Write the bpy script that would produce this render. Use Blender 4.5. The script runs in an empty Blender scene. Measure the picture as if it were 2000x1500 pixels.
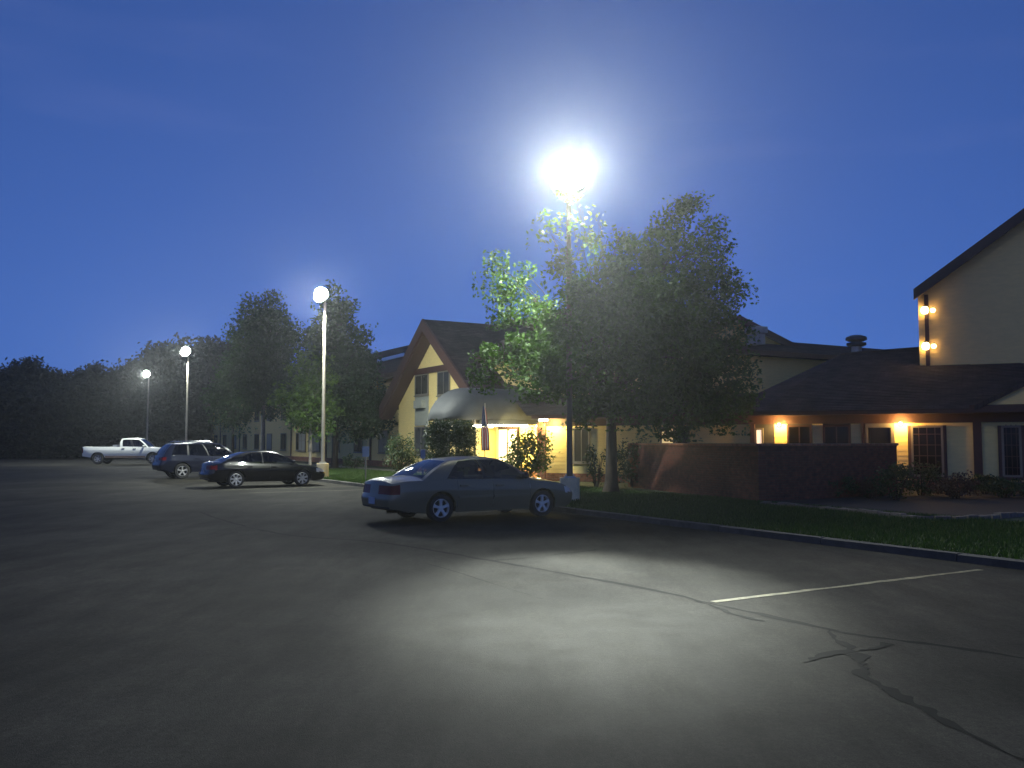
import bpy, bmesh, math, random
import numpy as np
from mathutils import Vector, Matrix

# ------------------------------------------------------------------ camera
sc = bpy.context.scene
COL = sc.collection
R = math.radians
F = 1732.0            # focal length in pixels of the 2000 px wide photograph
CAMH = 1.70
HOR = 862.0
TH = math.atan((HOR - 750.0) / F)
cam = bpy.data.cameras.new('camera')
camo = bpy.data.objects.new('camera', cam)
COL.objects.link(camo)
cam.sensor_fit = 'HORIZONTAL'
cam.sensor_width = 36.0
cam.lens = 36.0 * F / 2000.0
cam.clip_start = 0.1
cam.clip_end = 3000.0
camo.location = (0, 0, CAMH)
camo.rotation_euler = (R(90) + TH, 0, 0)
sc.camera = camo

# ------------------------------------------------------------------ sky
SUN_EL, SUN_ROT = 9.0, 180.0
world = bpy.data.worlds.new('World')
sc.world = world
world.use_nodes = True
wn, wl = world.node_tree.nodes, world.node_tree.links
wn.clear()
wout = wn.new('ShaderNodeOutputWorld')
wbg = wn.new('ShaderNodeBackground')
wsky = wn.new('ShaderNodeTexSky')
wsky.sky_type = 'NISHITA'
wsky.sun_disc = False
wsky.sun_elevation = R(SUN_EL)
wsky.sun_rotation = R(SUN_ROT)
wsky.ozone_density = 5.0
wsky.dust_density = 0.2
wsky.air_density = 1.0
wtc = wn.new('ShaderNodeTexCoord')
wmap = wn.new('ShaderNodeMapping')                # lifts the lookup off the yellow horizon band
wmap.inputs['Scale'].default_value = (1, 1, 0.75)
wmap.inputs['Location'].default_value = (0, 0, 0.30)
wnorm = wn.new('ShaderNodeVectorMath'); wnorm.operation = 'NORMALIZE'
wtint = wn.new('ShaderNodeMix'); wtint.data_type = 'RGBA'; wtint.blend_type = 'MULTIPLY'
wtint.inputs[0].default_value = 1.0
wtint.inputs[7].default_value = (0.80, 0.68, 1.0, 1)
wl.new(wtc.outputs['Generated'], wmap.inputs['Vector'])
wl.new(wmap.outputs[0], wnorm.inputs[0])
wl.new(wnorm.outputs[0], wsky.inputs['Vector'])
wl.new(wsky.outputs[0], wtint.inputs[6])
# faint high cloud, streaky, all round the sky
wcm = wn.new('ShaderNodeMapping'); wcm.inputs['Scale'].default_value = (1.3, 1.3, 8.0)
wcn = wn.new('ShaderNodeTexNoise'); wcn.inputs['Scale'].default_value = 1.6; wcn.inputs['Detail'].default_value = 4
wcr = wn.new('ShaderNodeMapRange')
wcr.inputs[1].default_value = 0.58; wcr.inputs[2].default_value = 0.82
wcr.inputs[3].default_value = 0.0; wcr.inputs[4].default_value = 0.10
wcl = wn.new('ShaderNodeMix'); wcl.data_type = 'RGBA'; wcl.blend_type = 'MIX'
wcl.inputs[7].default_value = (2.0, 2.2, 4.6, 1)
wl.new(wtc.outputs['Generated'], wcm.inputs['Vector'])
wl.new(wcm.outputs[0], wcn.inputs['Vector'])
wl.new(wcn.outputs[0], wcr.inputs[0])
wl.new(wcr.outputs[0], wcl.inputs[0])
wl.new(wtint.outputs[2], wcl.inputs[6])
wl.new(wcl.outputs[2], wbg.inputs['Color'])
wbg.inputs['Strength'].default_value = 0.140
wl.new(wbg.outputs[0], wout.inputs['Surface'])

# last of the daylight: a very weak, wide, low sun behind the camera
sun = bpy.data.lights.new('sun', 'SUN')
suno = bpy.data.objects.new('sun', sun)
COL.objects.link(suno)
sun.energy = 0.03
sun.angle = R(30)
sun.color = (1.0, 0.92, 0.85)
suno.rotation_euler = (R(90 - SUN_EL), 0, 0)

vs = sc.view_settings
vs.view_transform = 'Standard'
vs.look = 'None'
vs.exposure = 0.0
vs.gamma = 1.0
vs.use_curve_mapping = False
sc.render.engine = 'CYCLES'
sc.cycles.max_bounces = 8
sc.cycles.diffuse_bounces = 3
sc.cycles.glossy_bounces = 3
sc.cycles.transmission_bounces = 8
sc.cycles.transparent_max_bounces = 16
sc.cycles.volume_bounces = 0
sc.cycles.sample_clamp_indirect = 2.0
sc.cycles.sample_clamp_direct = 0.0
sc.cycles.caustics_reflective = False
sc.cycles.caustics_refractive = False
sc.cycles.use_denoising = True

rng = np.random.default_rng(7)
random.seed(7)

# ------------------------------------------------------------------ geometry of the place
FW = Vector((0, math.cos(TH), math.sin(TH)))
UPV = Vector((0, -math.sin(TH), math.cos(TH)))
CP = Vector((0, 0, CAMH))

def ray(px, py):
    return FW + Vector(((px - 1000.0) / F, 0, 0)) + UPV * ((750.0 - py) / F)

def at(px, py, Y):
    d = ray(px, py)
    return CP + d * (Y / d.y)

def gp(px, py, z=0.0):
    d = ray(px, py)
    return CP + d * ((z - CAMH) / d.z)

def on_plane(px, py, p, n):
    d = ray(px, py)
    return CP + d * ((p - CP).dot(n) / d.dot(n))

O2 = Vector((2.27, 19.6, 0))
U = Vector((-0.5, 0.8660254, 0))      # along the kerb, away from the camera
V = Vector((0.8660254, 0.5, 0))       # across the kerb, towards the motel

def L(u, v, z=0.0):
    return O2 + U * u + V * v + Vector((0, 0, z))

def uv_of(p):
    d = Vector((p.x, p.y, 0)) - O2
    return d.dot(U), d.dot(V)

def u_at(px, v):
    """u of the point of the line v = const that is seen in pixel column px"""
    r = (px - 1000.0) / F
    a = O2 + V * v
    return (a.x - r * a.y) / (r * U.y - U.x)

RD = Vector((math.cos(R(-28)), math.sin(R(-28)), 0))   # long wall of the single-storey wing
RN = Vector((RD.y, -RD.x, 0))                          # its outward normal (towards the lot)
R0 = Vector((1.36, 36.3, 0))

def W(s, off=0.0, z=0.0):
    return R0 + RD * s + RN * off + Vector((0, 0, z))

def s_at(px, off=0.0):
    r = (px - 1000.0) / F
    a = R0 + RN * off
    return (a.x - r * a.y) / (r * RD.y - RD.x)

def zy(py, Y):
    return at(1000, py, Y).z

# ------------------------------------------------------------------ materials
MATS = {}

def new_mat(name):
    m = bpy.data.materials.new(name)
    m.use_nodes = True
    nt = m.node_tree
    b = nt.nodes['Principled BSDF']
    MATS[name] = m
    return m, nt, b

def mat(name, col, rough=0.7, metal=0.0, var=0.0, scale=6.0, bump=0.0, bscale=40.0, coat=0.0,
        spec=0.5, emit=None, estr=0.0, stretch=None):
    m, nt, b = new_mat(name)
    b.inputs['Base Color'].default_value = (*col, 1)
    b.inputs['Roughness'].default_value = rough
    b.inputs['Metallic'].default_value = metal
    b.inputs['Specular IOR Level'].default_value = spec
    if coat:
        b.inputs['Coat Weight'].default_value = coat
        b.inputs['Coat Roughness'].default_value = 0.04
    tc = nt.nodes.new('ShaderNodeTexCoord')
    mp = nt.nodes.new('ShaderNodeMapping')
    if stretch:
        mp.inputs['Scale'].default_value = stretch
    nt.links.new(tc.outputs['Object'], mp.inputs['Vector'])
    if var > 0:
        n = nt.nodes.new('ShaderNodeTexNoise')
        n.inputs['Scale'].default_value = scale
        n.inputs['Detail'].default_value = 6
        n.inputs['Roughness'].default_value = 0.62
        nt.links.new(mp.outputs[0], n.inputs['Vector'])
        cr = nt.nodes.new('ShaderNodeValToRGB')
        cr.color_ramp.elements[0].position = 0.28
        cr.color_ramp.elements[1].position = 0.72
        cr.color_ramp.elements[0].color = (*[c * (1 - var) for c in col], 1)
        cr.color_ramp.elements[1].color = (*[min(1, c * (1 + var)) for c in col], 1)
        nt.links.new(n.outputs[0], cr.inputs[0])
        nt.links.new(cr.outputs[0], b.inputs['Base Color'])
        mr = nt.nodes.new('ShaderNodeMapRange')
        mr.inputs[3].default_value = max(0.02, rough - 0.12)
        mr.inputs[4].default_value = min(1.0, rough + 0.12)
        nt.links.new(n.outputs[0], mr.inputs[0])
        nt.links.new(mr.outputs[0], b.inputs['Roughness'])
    if bump > 0:
        n2 = nt.nodes.new('ShaderNodeTexNoise')
        n2.inputs['Scale'].default_value = bscale
        n2.inputs['Detail'].default_value = 5
        nt.links.new(mp.outputs[0], n2.inputs['Vector'])
        bp = nt.nodes.new('ShaderNodeBump')
        bp.inputs['Strength'].default_value = bump
        bp.inputs['Distance'].default_value = 0.02
        nt.links.new(n2.outputs[0], bp.inputs['Height'])
        nt.links.new(bp.outputs[0], b.inputs['Normal'])
    if emit:
        b.inputs['Emission Color'].default_value = (*emit, 1)
        b.inputs['Emission Strength'].default_value = estr
    return m

def leaf_mat(name, dark, light, trans=0.35, rough=0.45):
    m, nt, b = new_mat(name)
    g = nt.nodes.new('ShaderNodeNewGeometry')
    cr = nt.nodes.new('ShaderNodeValToRGB')
    cr.color_ramp.elements[0].color = (*dark, 1)
    cr.color_ramp.elements[1].color = (*light, 1)
    nt.links.new(g.outputs['Random Per Island'], cr.inputs[0])
    nt.links.new(cr.outputs[0], b.inputs['Base Color'])
    b.inputs['Roughness'].default_value = rough
    b.inputs['Specular IOR Level'].default_value = 0.35
    t = nt.nodes.new('ShaderNodeBsdfTranslucent')
    hs = nt.nodes.new('ShaderNodeHueSaturation')
    hs.inputs['Saturation'].default_value = 1.15
    hs.inputs['Value'].default_value = 1.2
    nt.links.new(cr.outputs[0], hs.inputs['Color'])
    nt.links.new(hs.outputs[0], t.inputs[0])
    mx = nt.nodes.new('ShaderNodeMixShader')
    mx.inputs[0].default_value = trans
    nt.links.new(b.outputs[0], mx.inputs[1])
    nt.links.new(t.outputs[0], mx.inputs[2])
    nt.links.new(mx.outputs[0], nt.nodes['Material Output'].inputs['Surface'])
    return m

def asphalt_mat():
    m, nt, b = new_mat('asphalt')
    tc = nt.nodes.new('ShaderNodeTexCoord')
    def noise(scale, detail, rough=0.6):
        n = nt.nodes.new('ShaderNodeTexNoise')
        n.inputs['Scale'].default_value = scale
        n.inputs['Detail'].default_value = detail
        n.inputs['Roughness'].default_value = rough
        nt.links.new(tc.outputs['Object'], n.inputs['Vector'])
        return n
    big = noise(0.22, 5, 0.65)
    mid = noise(2.3, 6, 0.7)
    fine = noise(90, 3, 0.8)
    vor = nt.nodes.new('ShaderNodeTexVoronoi')
    vor.inputs['Scale'].default_value = 120
    nt.links.new(tc.outputs['Object'], vor.inputs['Vector'])
    c1 = nt.nodes.new('ShaderNodeValToRGB')
    c1.color_ramp.elements[0].position = 0.36
    c1.color_ramp.elements[1].position = 0.64
    c1.color_ramp.elements[0].color = (0.0195, 0.0188, 0.0170, 1)
    c1.color_ramp.elements[1].color = (0.043, 0.0415, 0.0365, 1)
    nt.links.new(big.outputs[0], c1.inputs[0])
    c2 = nt.nodes.new('ShaderNodeValToRGB')
    c2.color_ramp.elements[0].position = 0.30
    c2.color_ramp.elements[1].position = 0.75
    c2.color_ramp.elements[0].color = (0.72, 0.72, 0.72, 1)
    c2.color_ramp.elements[1].color = (1.22, 1.2, 1.16, 1)
    nt.links.new(mid.outputs[0], c2.inputs[0])
    c3 = nt.nodes.new('ShaderNodeValToRGB')
    c3.color_ramp.elements[0].color = (0.35, 0.35, 0.35, 1)
    c3.color_ramp.elements[1].color = (1.7, 1.68, 1.6, 1)
    c3.color_ramp.elements[0].position = 0.30
    c3.color_ramp.elements[1].position = 0.72
    nt.links.new(fine.outputs[0], c3.inputs[0])
    spk = noise(22, 4, 0.85)                           # coarse speckle of worn aggregate
    c4 = nt.nodes.new('ShaderNodeValToRGB')
    c4.color_ramp.elements[0].color = (0.62, 0.62, 0.62, 1); c4.color_ramp.elements[1].color = (1.38, 1.36, 1.32, 1)
    c4.color_ramp.elements[0].position = 0.32; c4.color_ramp.elements[1].position = 0.68
    nt.links.new(spk.outputs[0], c4.inputs[0])
    stn = nt.nodes.new('ShaderNodeTexNoise'); stn.inputs['Scale'].default_value = 0.55; stn.inputs['Detail'].default_value = 8; stn.inputs['Roughness'].default_value = 0.75
    smp = nt.nodes.new('ShaderNodeMapping'); smp.inputs['Rotation'].default_value = (0, 0, R(-30)); smp.inputs['Scale'].default_value = (2.2, 0.6, 1)
    nt.links.new(tc.outputs['Object'], smp.inputs['Vector']); nt.links.new(smp.outputs[0], stn.inputs['Vector'])
    c5 = nt.nodes.new('ShaderNodeValToRGB')            # oil and tyre wear running along the lane
    c5.color_ramp.elements[0].color = (0.55, 0.55, 0.55, 1); c5.color_ramp.elements[1].color = (1.15, 1.15, 1.15, 1)
    c5.color_ramp.elements[0].position = 0.34; c5.color_ramp.elements[1].position = 0.58
    nt.links.new(stn.outputs[0], c5.inputs[0])
    m3 = nt.nodes.new('ShaderNodeMix'); m3.data_type = 'RGBA'; m3.blend_type = 'MULTIPLY'; m3.inputs[0].default_value = 0.9
    m4 = nt.nodes.new('ShaderNodeMix'); m4.data_type = 'RGBA'; m4.blend_type = 'MULTIPLY'; m4.inputs[0].default_value = 1.0
    m1 = nt.nodes.new('ShaderNodeMix'); m1.data_type = 'RGBA'; m1.blend_type = 'MULTIPLY'; m1.inputs[0].default_value = 1
    m2 = nt.nodes.new('ShaderNodeMix'); m2.data_type = 'RGBA'; m2.blend_type = 'MULTIPLY'; m2.inputs[0].default_value = 0.85
    nt.links.new(c1.outputs[0], m1.inputs[6]); nt.links.new(c2.outputs[0], m1.inputs[7])
    nt.links.new(m1.outputs[2], m2.inputs[6]); nt.links.new(c3.outputs[0], m2.inputs[7])
    nt.links.new(m2.outputs[2], m3.inputs[6]); nt.links.new(c4.outputs[0], m3.inputs[7])
    nt.links.new(m3.outputs[2], m4.inputs[6]); nt.links.new(c5.outputs[0], m4.inputs[7])
    nt.links.new(m4.outputs[2], b.inputs['Base Color'])
    mr = nt.nodes.new('ShaderNodeMapRange')
    mr.inputs[3].default_value = 0.70; mr.inputs[4].default_value = 0.90
    nt.links.new(mid.outputs[0], mr.inputs[0])
    nt.links.new(mr.outputs[0], b.inputs['Roughness'])
    b.inputs['Specular IOR Level'].default_value = 0.05
    ad = nt.nodes.new('ShaderNodeMath'); ad.operation = 'ADD'
    nt.links.new(vor.outputs['Distance'], ad.inputs[0]); nt.links.new(fine.outputs[0], ad.inputs[1])
    bp = nt.nodes.new('ShaderNodeBump')
    bp.inputs['Strength'].default_value = 0.25
    bp.inputs['Distance'].default_value = 0.006
    nt.links.new(ad.outputs[0], bp.inputs['Height'])
    nt.links.new(bp.outputs[0], b.inputs['Normal'])
    return m

def brick_mat(name, c1, c2, mortar, bw=0.20, bh=0.068):
    m, nt, b = new_mat(name)
    uv = nt.nodes.new('ShaderNodeUVMap')
    br = nt.nodes.new('ShaderNodeTexBrick')
    br.inputs['Scale'].default_value = 1.0
    br.inputs['Brick Width'].default_value = bw
    br.inputs['Row Height'].default_value = bh
    br.inputs['Mortar Size'].default_value = 0.006
    br.inputs['Color1'].default_value = (*c1, 1)
    br.inputs['Color2'].default_value = (*c2, 1)
    br.inputs['Mortar'].default_value = (*mortar, 1)
    nt.links.new(uv.outputs[0], br.inputs['Vector'])
    n = nt.nodes.new('ShaderNodeTexNoise'); n.inputs['Scale'].default_value = 7; n.inputs['Detail'].default_value = 6
    nt.links.new(uv.outputs[0], n.inputs['Vector'])
    cr = nt.nodes.new('ShaderNodeValToRGB')
    cr.color_ramp.elements[0].color = (0.6, 0.6, 0.6, 1); cr.color_ramp.elements[1].color = (1.35, 1.3, 1.25, 1)
    cr.color_ramp.elements[0].position = 0.3; cr.color_ramp.elements[1].position = 0.7
    nt.links.new(n.outputs[0], cr.inputs[0])
    mx = nt.nodes.new('ShaderNodeMix'); mx.data_type = 'RGBA'; mx.blend_type = 'MULTIPLY'; mx.inputs[0].default_value = 1
    nt.links.new(br.outputs['Color'], mx.inputs[6]); nt.links.new(cr.outputs[0], mx.inputs[7])
    nt.links.new(mx.outputs[2], b.inputs['Base Color'])
    b.inputs['Roughness'].default_value = 0.9
    bp = nt.nodes.new('ShaderNodeBump'); bp.inputs['Strength'].default_value = 0.6; bp.inputs['Distance'].default_value = 0.01
    bp.invert = True
    nt.links.new(br.outputs['Fac'], bp.inputs['Height'])
    nt.links.new(bp.outputs[0], b.inputs['Normal'])
    return m

def shingle_mat(name, c1, c2):
    m, nt, b = new_mat(name)
    uv = nt.nodes.new('ShaderNodeUVMap')
    br = nt.nodes.new('ShaderNodeTexBrick')
    br.inputs['Scale'].default_value = 1.0
    br.inputs['Brick Width'].default_value = 0.32
    br.inputs['Row Height'].default_value = 0.16
    br.inputs['Mortar Size'].default_value = 0.008
    br.inputs['Color1'].default_value = (*c1, 1)
    br.inputs['Color2'].default_value = (*c2, 1)
    br.inputs['Mortar'].default_value = (*[c * 0.4 for c in c1], 1)
    nt.links.new(uv.outputs[0], br.inputs['Vector'])
    n = nt.nodes.new('ShaderNodeTexNoise'); n.inputs['Scale'].default_value = 1.4; n.inputs['Detail'].default_value = 7
    nt.links.new(uv.outputs[0], n.inputs['Vector'])
    cr = nt.nodes.new('ShaderNodeValToRGB')
    cr.color_ramp.elements[0].color = (0.65, 0.65, 0.65, 1); cr.color_ramp.elements[1].color = (1.35, 1.3, 1.25, 1)
    cr.color_ramp.elements[0].position = 0.3; cr.color_ramp.elements[1].position = 0.7
    nt.links.new(n.outputs[0], cr.inputs[0])
    mx = nt.nodes.new('ShaderNodeMix'); mx.data_type = 'RGBA'; mx.blend_type = 'MULTIPLY'; mx.inputs[0].default_value = 1
    nt.links.new(br.outputs['Color'], mx.inputs[6]); nt.links.new(cr.outputs[0], mx.inputs[7])
    nt.links.new(mx.outputs[2], b.inputs['Base Color'])
    b.inputs['Roughness'].default_value = 0.92
    b.inputs['Specular IOR Level'].default_value = 0.25
    bp = nt.nodes.new('ShaderNodeBump'); bp.inputs['Strength'].default_value = 0.5; bp.inputs['Distance'].default_value = 0.012
    bp.invert = True
    nt.links.new(br.outputs['Fac'], bp.inputs['Height'])
    nt.links.new(bp.outputs[0], b.inputs['Normal'])
    return m

def emit_mat(name, col, strength):
    m, nt, b = new_mat(name)
    b.inputs['Base Color'].default_value = (0.8, 0.8, 0.8, 1)
    b.inputs['Emission Color'].default_value = (*col, 1)
    b.inputs['Emission Strength'].default_value = strength
    return m

def glass_mat(name, tint, alpha_mix=0.55):
    """thin tinted pane: part straight-through, part mirror-like"""
    m, nt, b = new_mat(name)
    out = nt.nodes['Material Output']
    tr = nt.nodes.new('ShaderNodeBsdfTransparent'); tr.inputs[0].default_value = (*tint, 1)
    gl = nt.nodes.new('ShaderNodeBsdfGlossy'); gl.inputs['Roughness'].default_value = 0.03
    gl.inputs[0].default_value = (0.9, 0.92, 0.95, 1)
    fr = nt.nodes.new('ShaderNodeFresnel'); fr.inputs[0].default_value = 1.5
    mx = nt.nodes.new('ShaderNodeMixShader')
    nt.links.new(fr.outputs[0], mx.inputs[0])
    nt.links.new(tr.outputs[0], mx.inputs[1]); nt.links.new(gl.outputs[0], mx.inputs[2])
    nt.links.new(mx.outputs[0], out.inputs['Surface'])
    return m

asphalt_mat()
mat('soil', (0.024, 0.019, 0.013), 0.95, var=0.4, scale=1.3, bump=0.6, bscale=12)
mat('lawn_ground', (0.020, 0.034, 0.010), 0.95, var=0.45, scale=2.0, bump=0.7, bscale=30)
leaf_mat('grass', (0.018, 0.044, 0.007), (0.046, 0.092, 0.014), 0.25, 0.65)
mat('concrete', (0.17, 0.165, 0.14), 0.88, var=0.22, scale=5, bump=0.3, bscale=60)
mat('concrete_base', (0.78, 0.62, 0.36), 0.85, var=0.15, scale=6, bump=0.3, bscale=50)
mat('kerb_concrete', (0.055, 0.052, 0.045), 0.95, var=0.4, scale=4, bump=0.4, bscale=40)
mat('tar', (0.006, 0.006, 0.006), 0.92, var=0.3, scale=20, spec=0.08)
mat('line_paint', (0.15, 0.135, 0.075), 0.8, var=0.7, scale=9, bump=0.3, bscale=80)
mat('stone', (0.13, 0.115, 0.09), 0.9, var=0.3, scale=9, bump=0.5, bscale=30)
mat('siding', (0.80, 0.62, 0.24), 0.62, var=0.07, scale=3, stretch=(1, 1, 4), bump=0.08, bscale=60)
mat('siding_pale', (0.78, 0.55, 0.21), 0.62, var=0.07, scale=3, stretch=(1, 1, 4), bump=0.08, bscale=60)
mat('brown_trim', (0.058, 0.024, 0.016), 0.62, var=0.22, scale=8, bump=0.15, bscale=50)
mat('white_trim', (0.18, 0.16, 0.125), 0.55, var=0.08, scale=6)
mat('panel_grey', (0.30, 0.31, 0.26), 0.6, var=0.12, scale=5)
mat('awning', (0.060, 0.065, 0.066), 0.65, var=0.14, scale=4, bump=0.15, bscale=9)
brick_mat('brick', (0.15, 0.040, 0.024), (0.095, 0.028, 0.018), (0.085, 0.050, 0.038))
brick_mat('brick_band', (0.30, 0.12, 0.06), (0.22, 0.085, 0.05), (0.22, 0.19, 0.16))
shingle_mat('shingle', (0.060, 0.048, 0.046), (0.038, 0.031, 0.031))
shingle_mat('shingle_brown', (0.075, 0.045, 0.038), (0.048, 0.031, 0.028))
mat('metal_flashing', (0.62, 0.64, 0.66), 0.35, metal=0.7, var=0.1)
mat('galvanised', (0.40, 0.41, 0.40), 0.5, metal=0.5, var=0.2, scale=7)
mat('pole_metal', (0.34, 0.31, 0.25), 0.55, metal=0.2, var=0.15, scale=6)
mat('pole_brown', (0.10, 0.075, 0.055), 0.55, metal=0.2, var=0.15, scale=6)
mat('lamp_housing', (0.10, 0.09, 0.08), 0.5, metal=0.3, var=0.1)
mat('bark', (0.045, 0.034, 0.024), 0.95, var=0.4, scale=9, bump=0.9, bscale=22, stretch=(1, 1, 0.3))
mat('bark_pale', (0.20, 0.18, 0.15), 0.9, var=0.4, scale=6, bump=0.5, bscale=16)
leaf_mat('leaf_main', (0.024, 0.058, 0.008), (0.062, 0.125, 0.016), 0.35, 0.5)
leaf_mat('leaf_maple', (0.045, 0.095, 0.014), (0.11, 0.19, 0.030), 0.35, 0.5)
leaf_mat('leaf_dark', (0.018, 0.044, 0.012), (0.045, 0.088, 0.022), 0.25, 0.6)
leaf_mat('leaf_wood', (0.014, 0.020, 0.010), (0.034, 0.042, 0.020), 0.2, 0.75)
leaf_mat('leaf_hedge', (0.020, 0.038, 0.014), (0.050, 0.080, 0.026), 0.2, 0.55)
leaf_mat('leaf_bronze', (0.060, 0.028, 0.022), (0.085, 0.060, 0.034), 0.25, 0.6)
mat('window_dark', (0.006, 0.006, 0.006), 0.10, spec=0.22)
mat('window_dim', (0.045, 0.045, 0.038), 0.14, spec=0.3, var=0.3, scale=1.5)
mat('curtain', (0.30, 0.30, 0.26), 0.9, var=0.15, scale=5, stretch=(6, 6, 0.4))
emit_mat('lit_room', (1.0, 0.72, 0.50), 1.1)
emit_mat('lit_room_amber', (1.0, 0.66, 0.22), 0.7)
emit_mat('lamp_lens', (0.95, 1.0, 0.93), 620.0)
emit_mat('lens_near', (0.95, 1.0, 0.93), 2750.0)
emit_mat('tube', (1.0, 0.93, 0.70), 9.0)
emit_mat('bulb_warm', (1.0, 0.66, 0.26), 22.0)
emit_mat('bulb_soft', (1.0, 0.66, 0.28), 6.0)
mat('flag_red', (0.30, 0.030, 0.035), 0.8)
mat('flag_white', (0.45, 0.43, 0.42), 0.8)
mat('flag_blue', (0.022, 0.03, 0.085), 0.8)
mat('sign_face', (0.20, 0.25, 0.36), 0.5, var=0.1)
mat('sign_post', (0.28, 0.26, 0.22), 0.6, metal=0.3, var=0.1)
mat('tyre', (0.018, 0.018, 0.018), 0.85, bump=0.2, bscale=60)
mat('rim', (0.80, 0.76, 0.66), 0.35, metal=0.25, var=0.05)
mat('rim_dull', (0.42, 0.42, 0.43), 0.4, metal=0.6, var=0.05)
mat('underbody', (0.012, 0.012, 0.012), 0.9)
mat('black_plastic', (0.020, 0.020, 0.021), 0.5)
mat('interior', (0.035, 0.034, 0.034), 0.85)
mat('paint_grey', (0.22, 0.175, 0.095), 0.42, metal=0.25, coat=0.6, var=0.03)
mat('paint_black', (0.005, 0.0045, 0.006), 0.25, coat=0.6, spec=0.15)
mat('paint_navy', (0.007, 0.009, 0.022), 0.28, coat=0.7, spec=0.2)
mat('paint_white', (0.74, 0.75, 0.70), 0.32, coat=0.8, var=0.03)
mat('tan_rocker', (0.12, 0.085, 0.065), 0.5, var=0.2)
mat('taillight', (0.15, 0.008, 0.010), 0.25, spec=0.15)
mat('headlight', (0.55, 0.55, 0.52), 0.12, coat=0.6)
mat('plate', (0.42, 0.45, 0.50), 0.5, var=0.2, scale=30)
mat('chrome', (0.7, 0.7, 0.7), 0.15, metal=1.0)
glass_mat('car_glass', (0.66, 0.70, 0.70))
glass_mat('car_glass_dark', (0.10, 0.11, 0.13))

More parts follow.
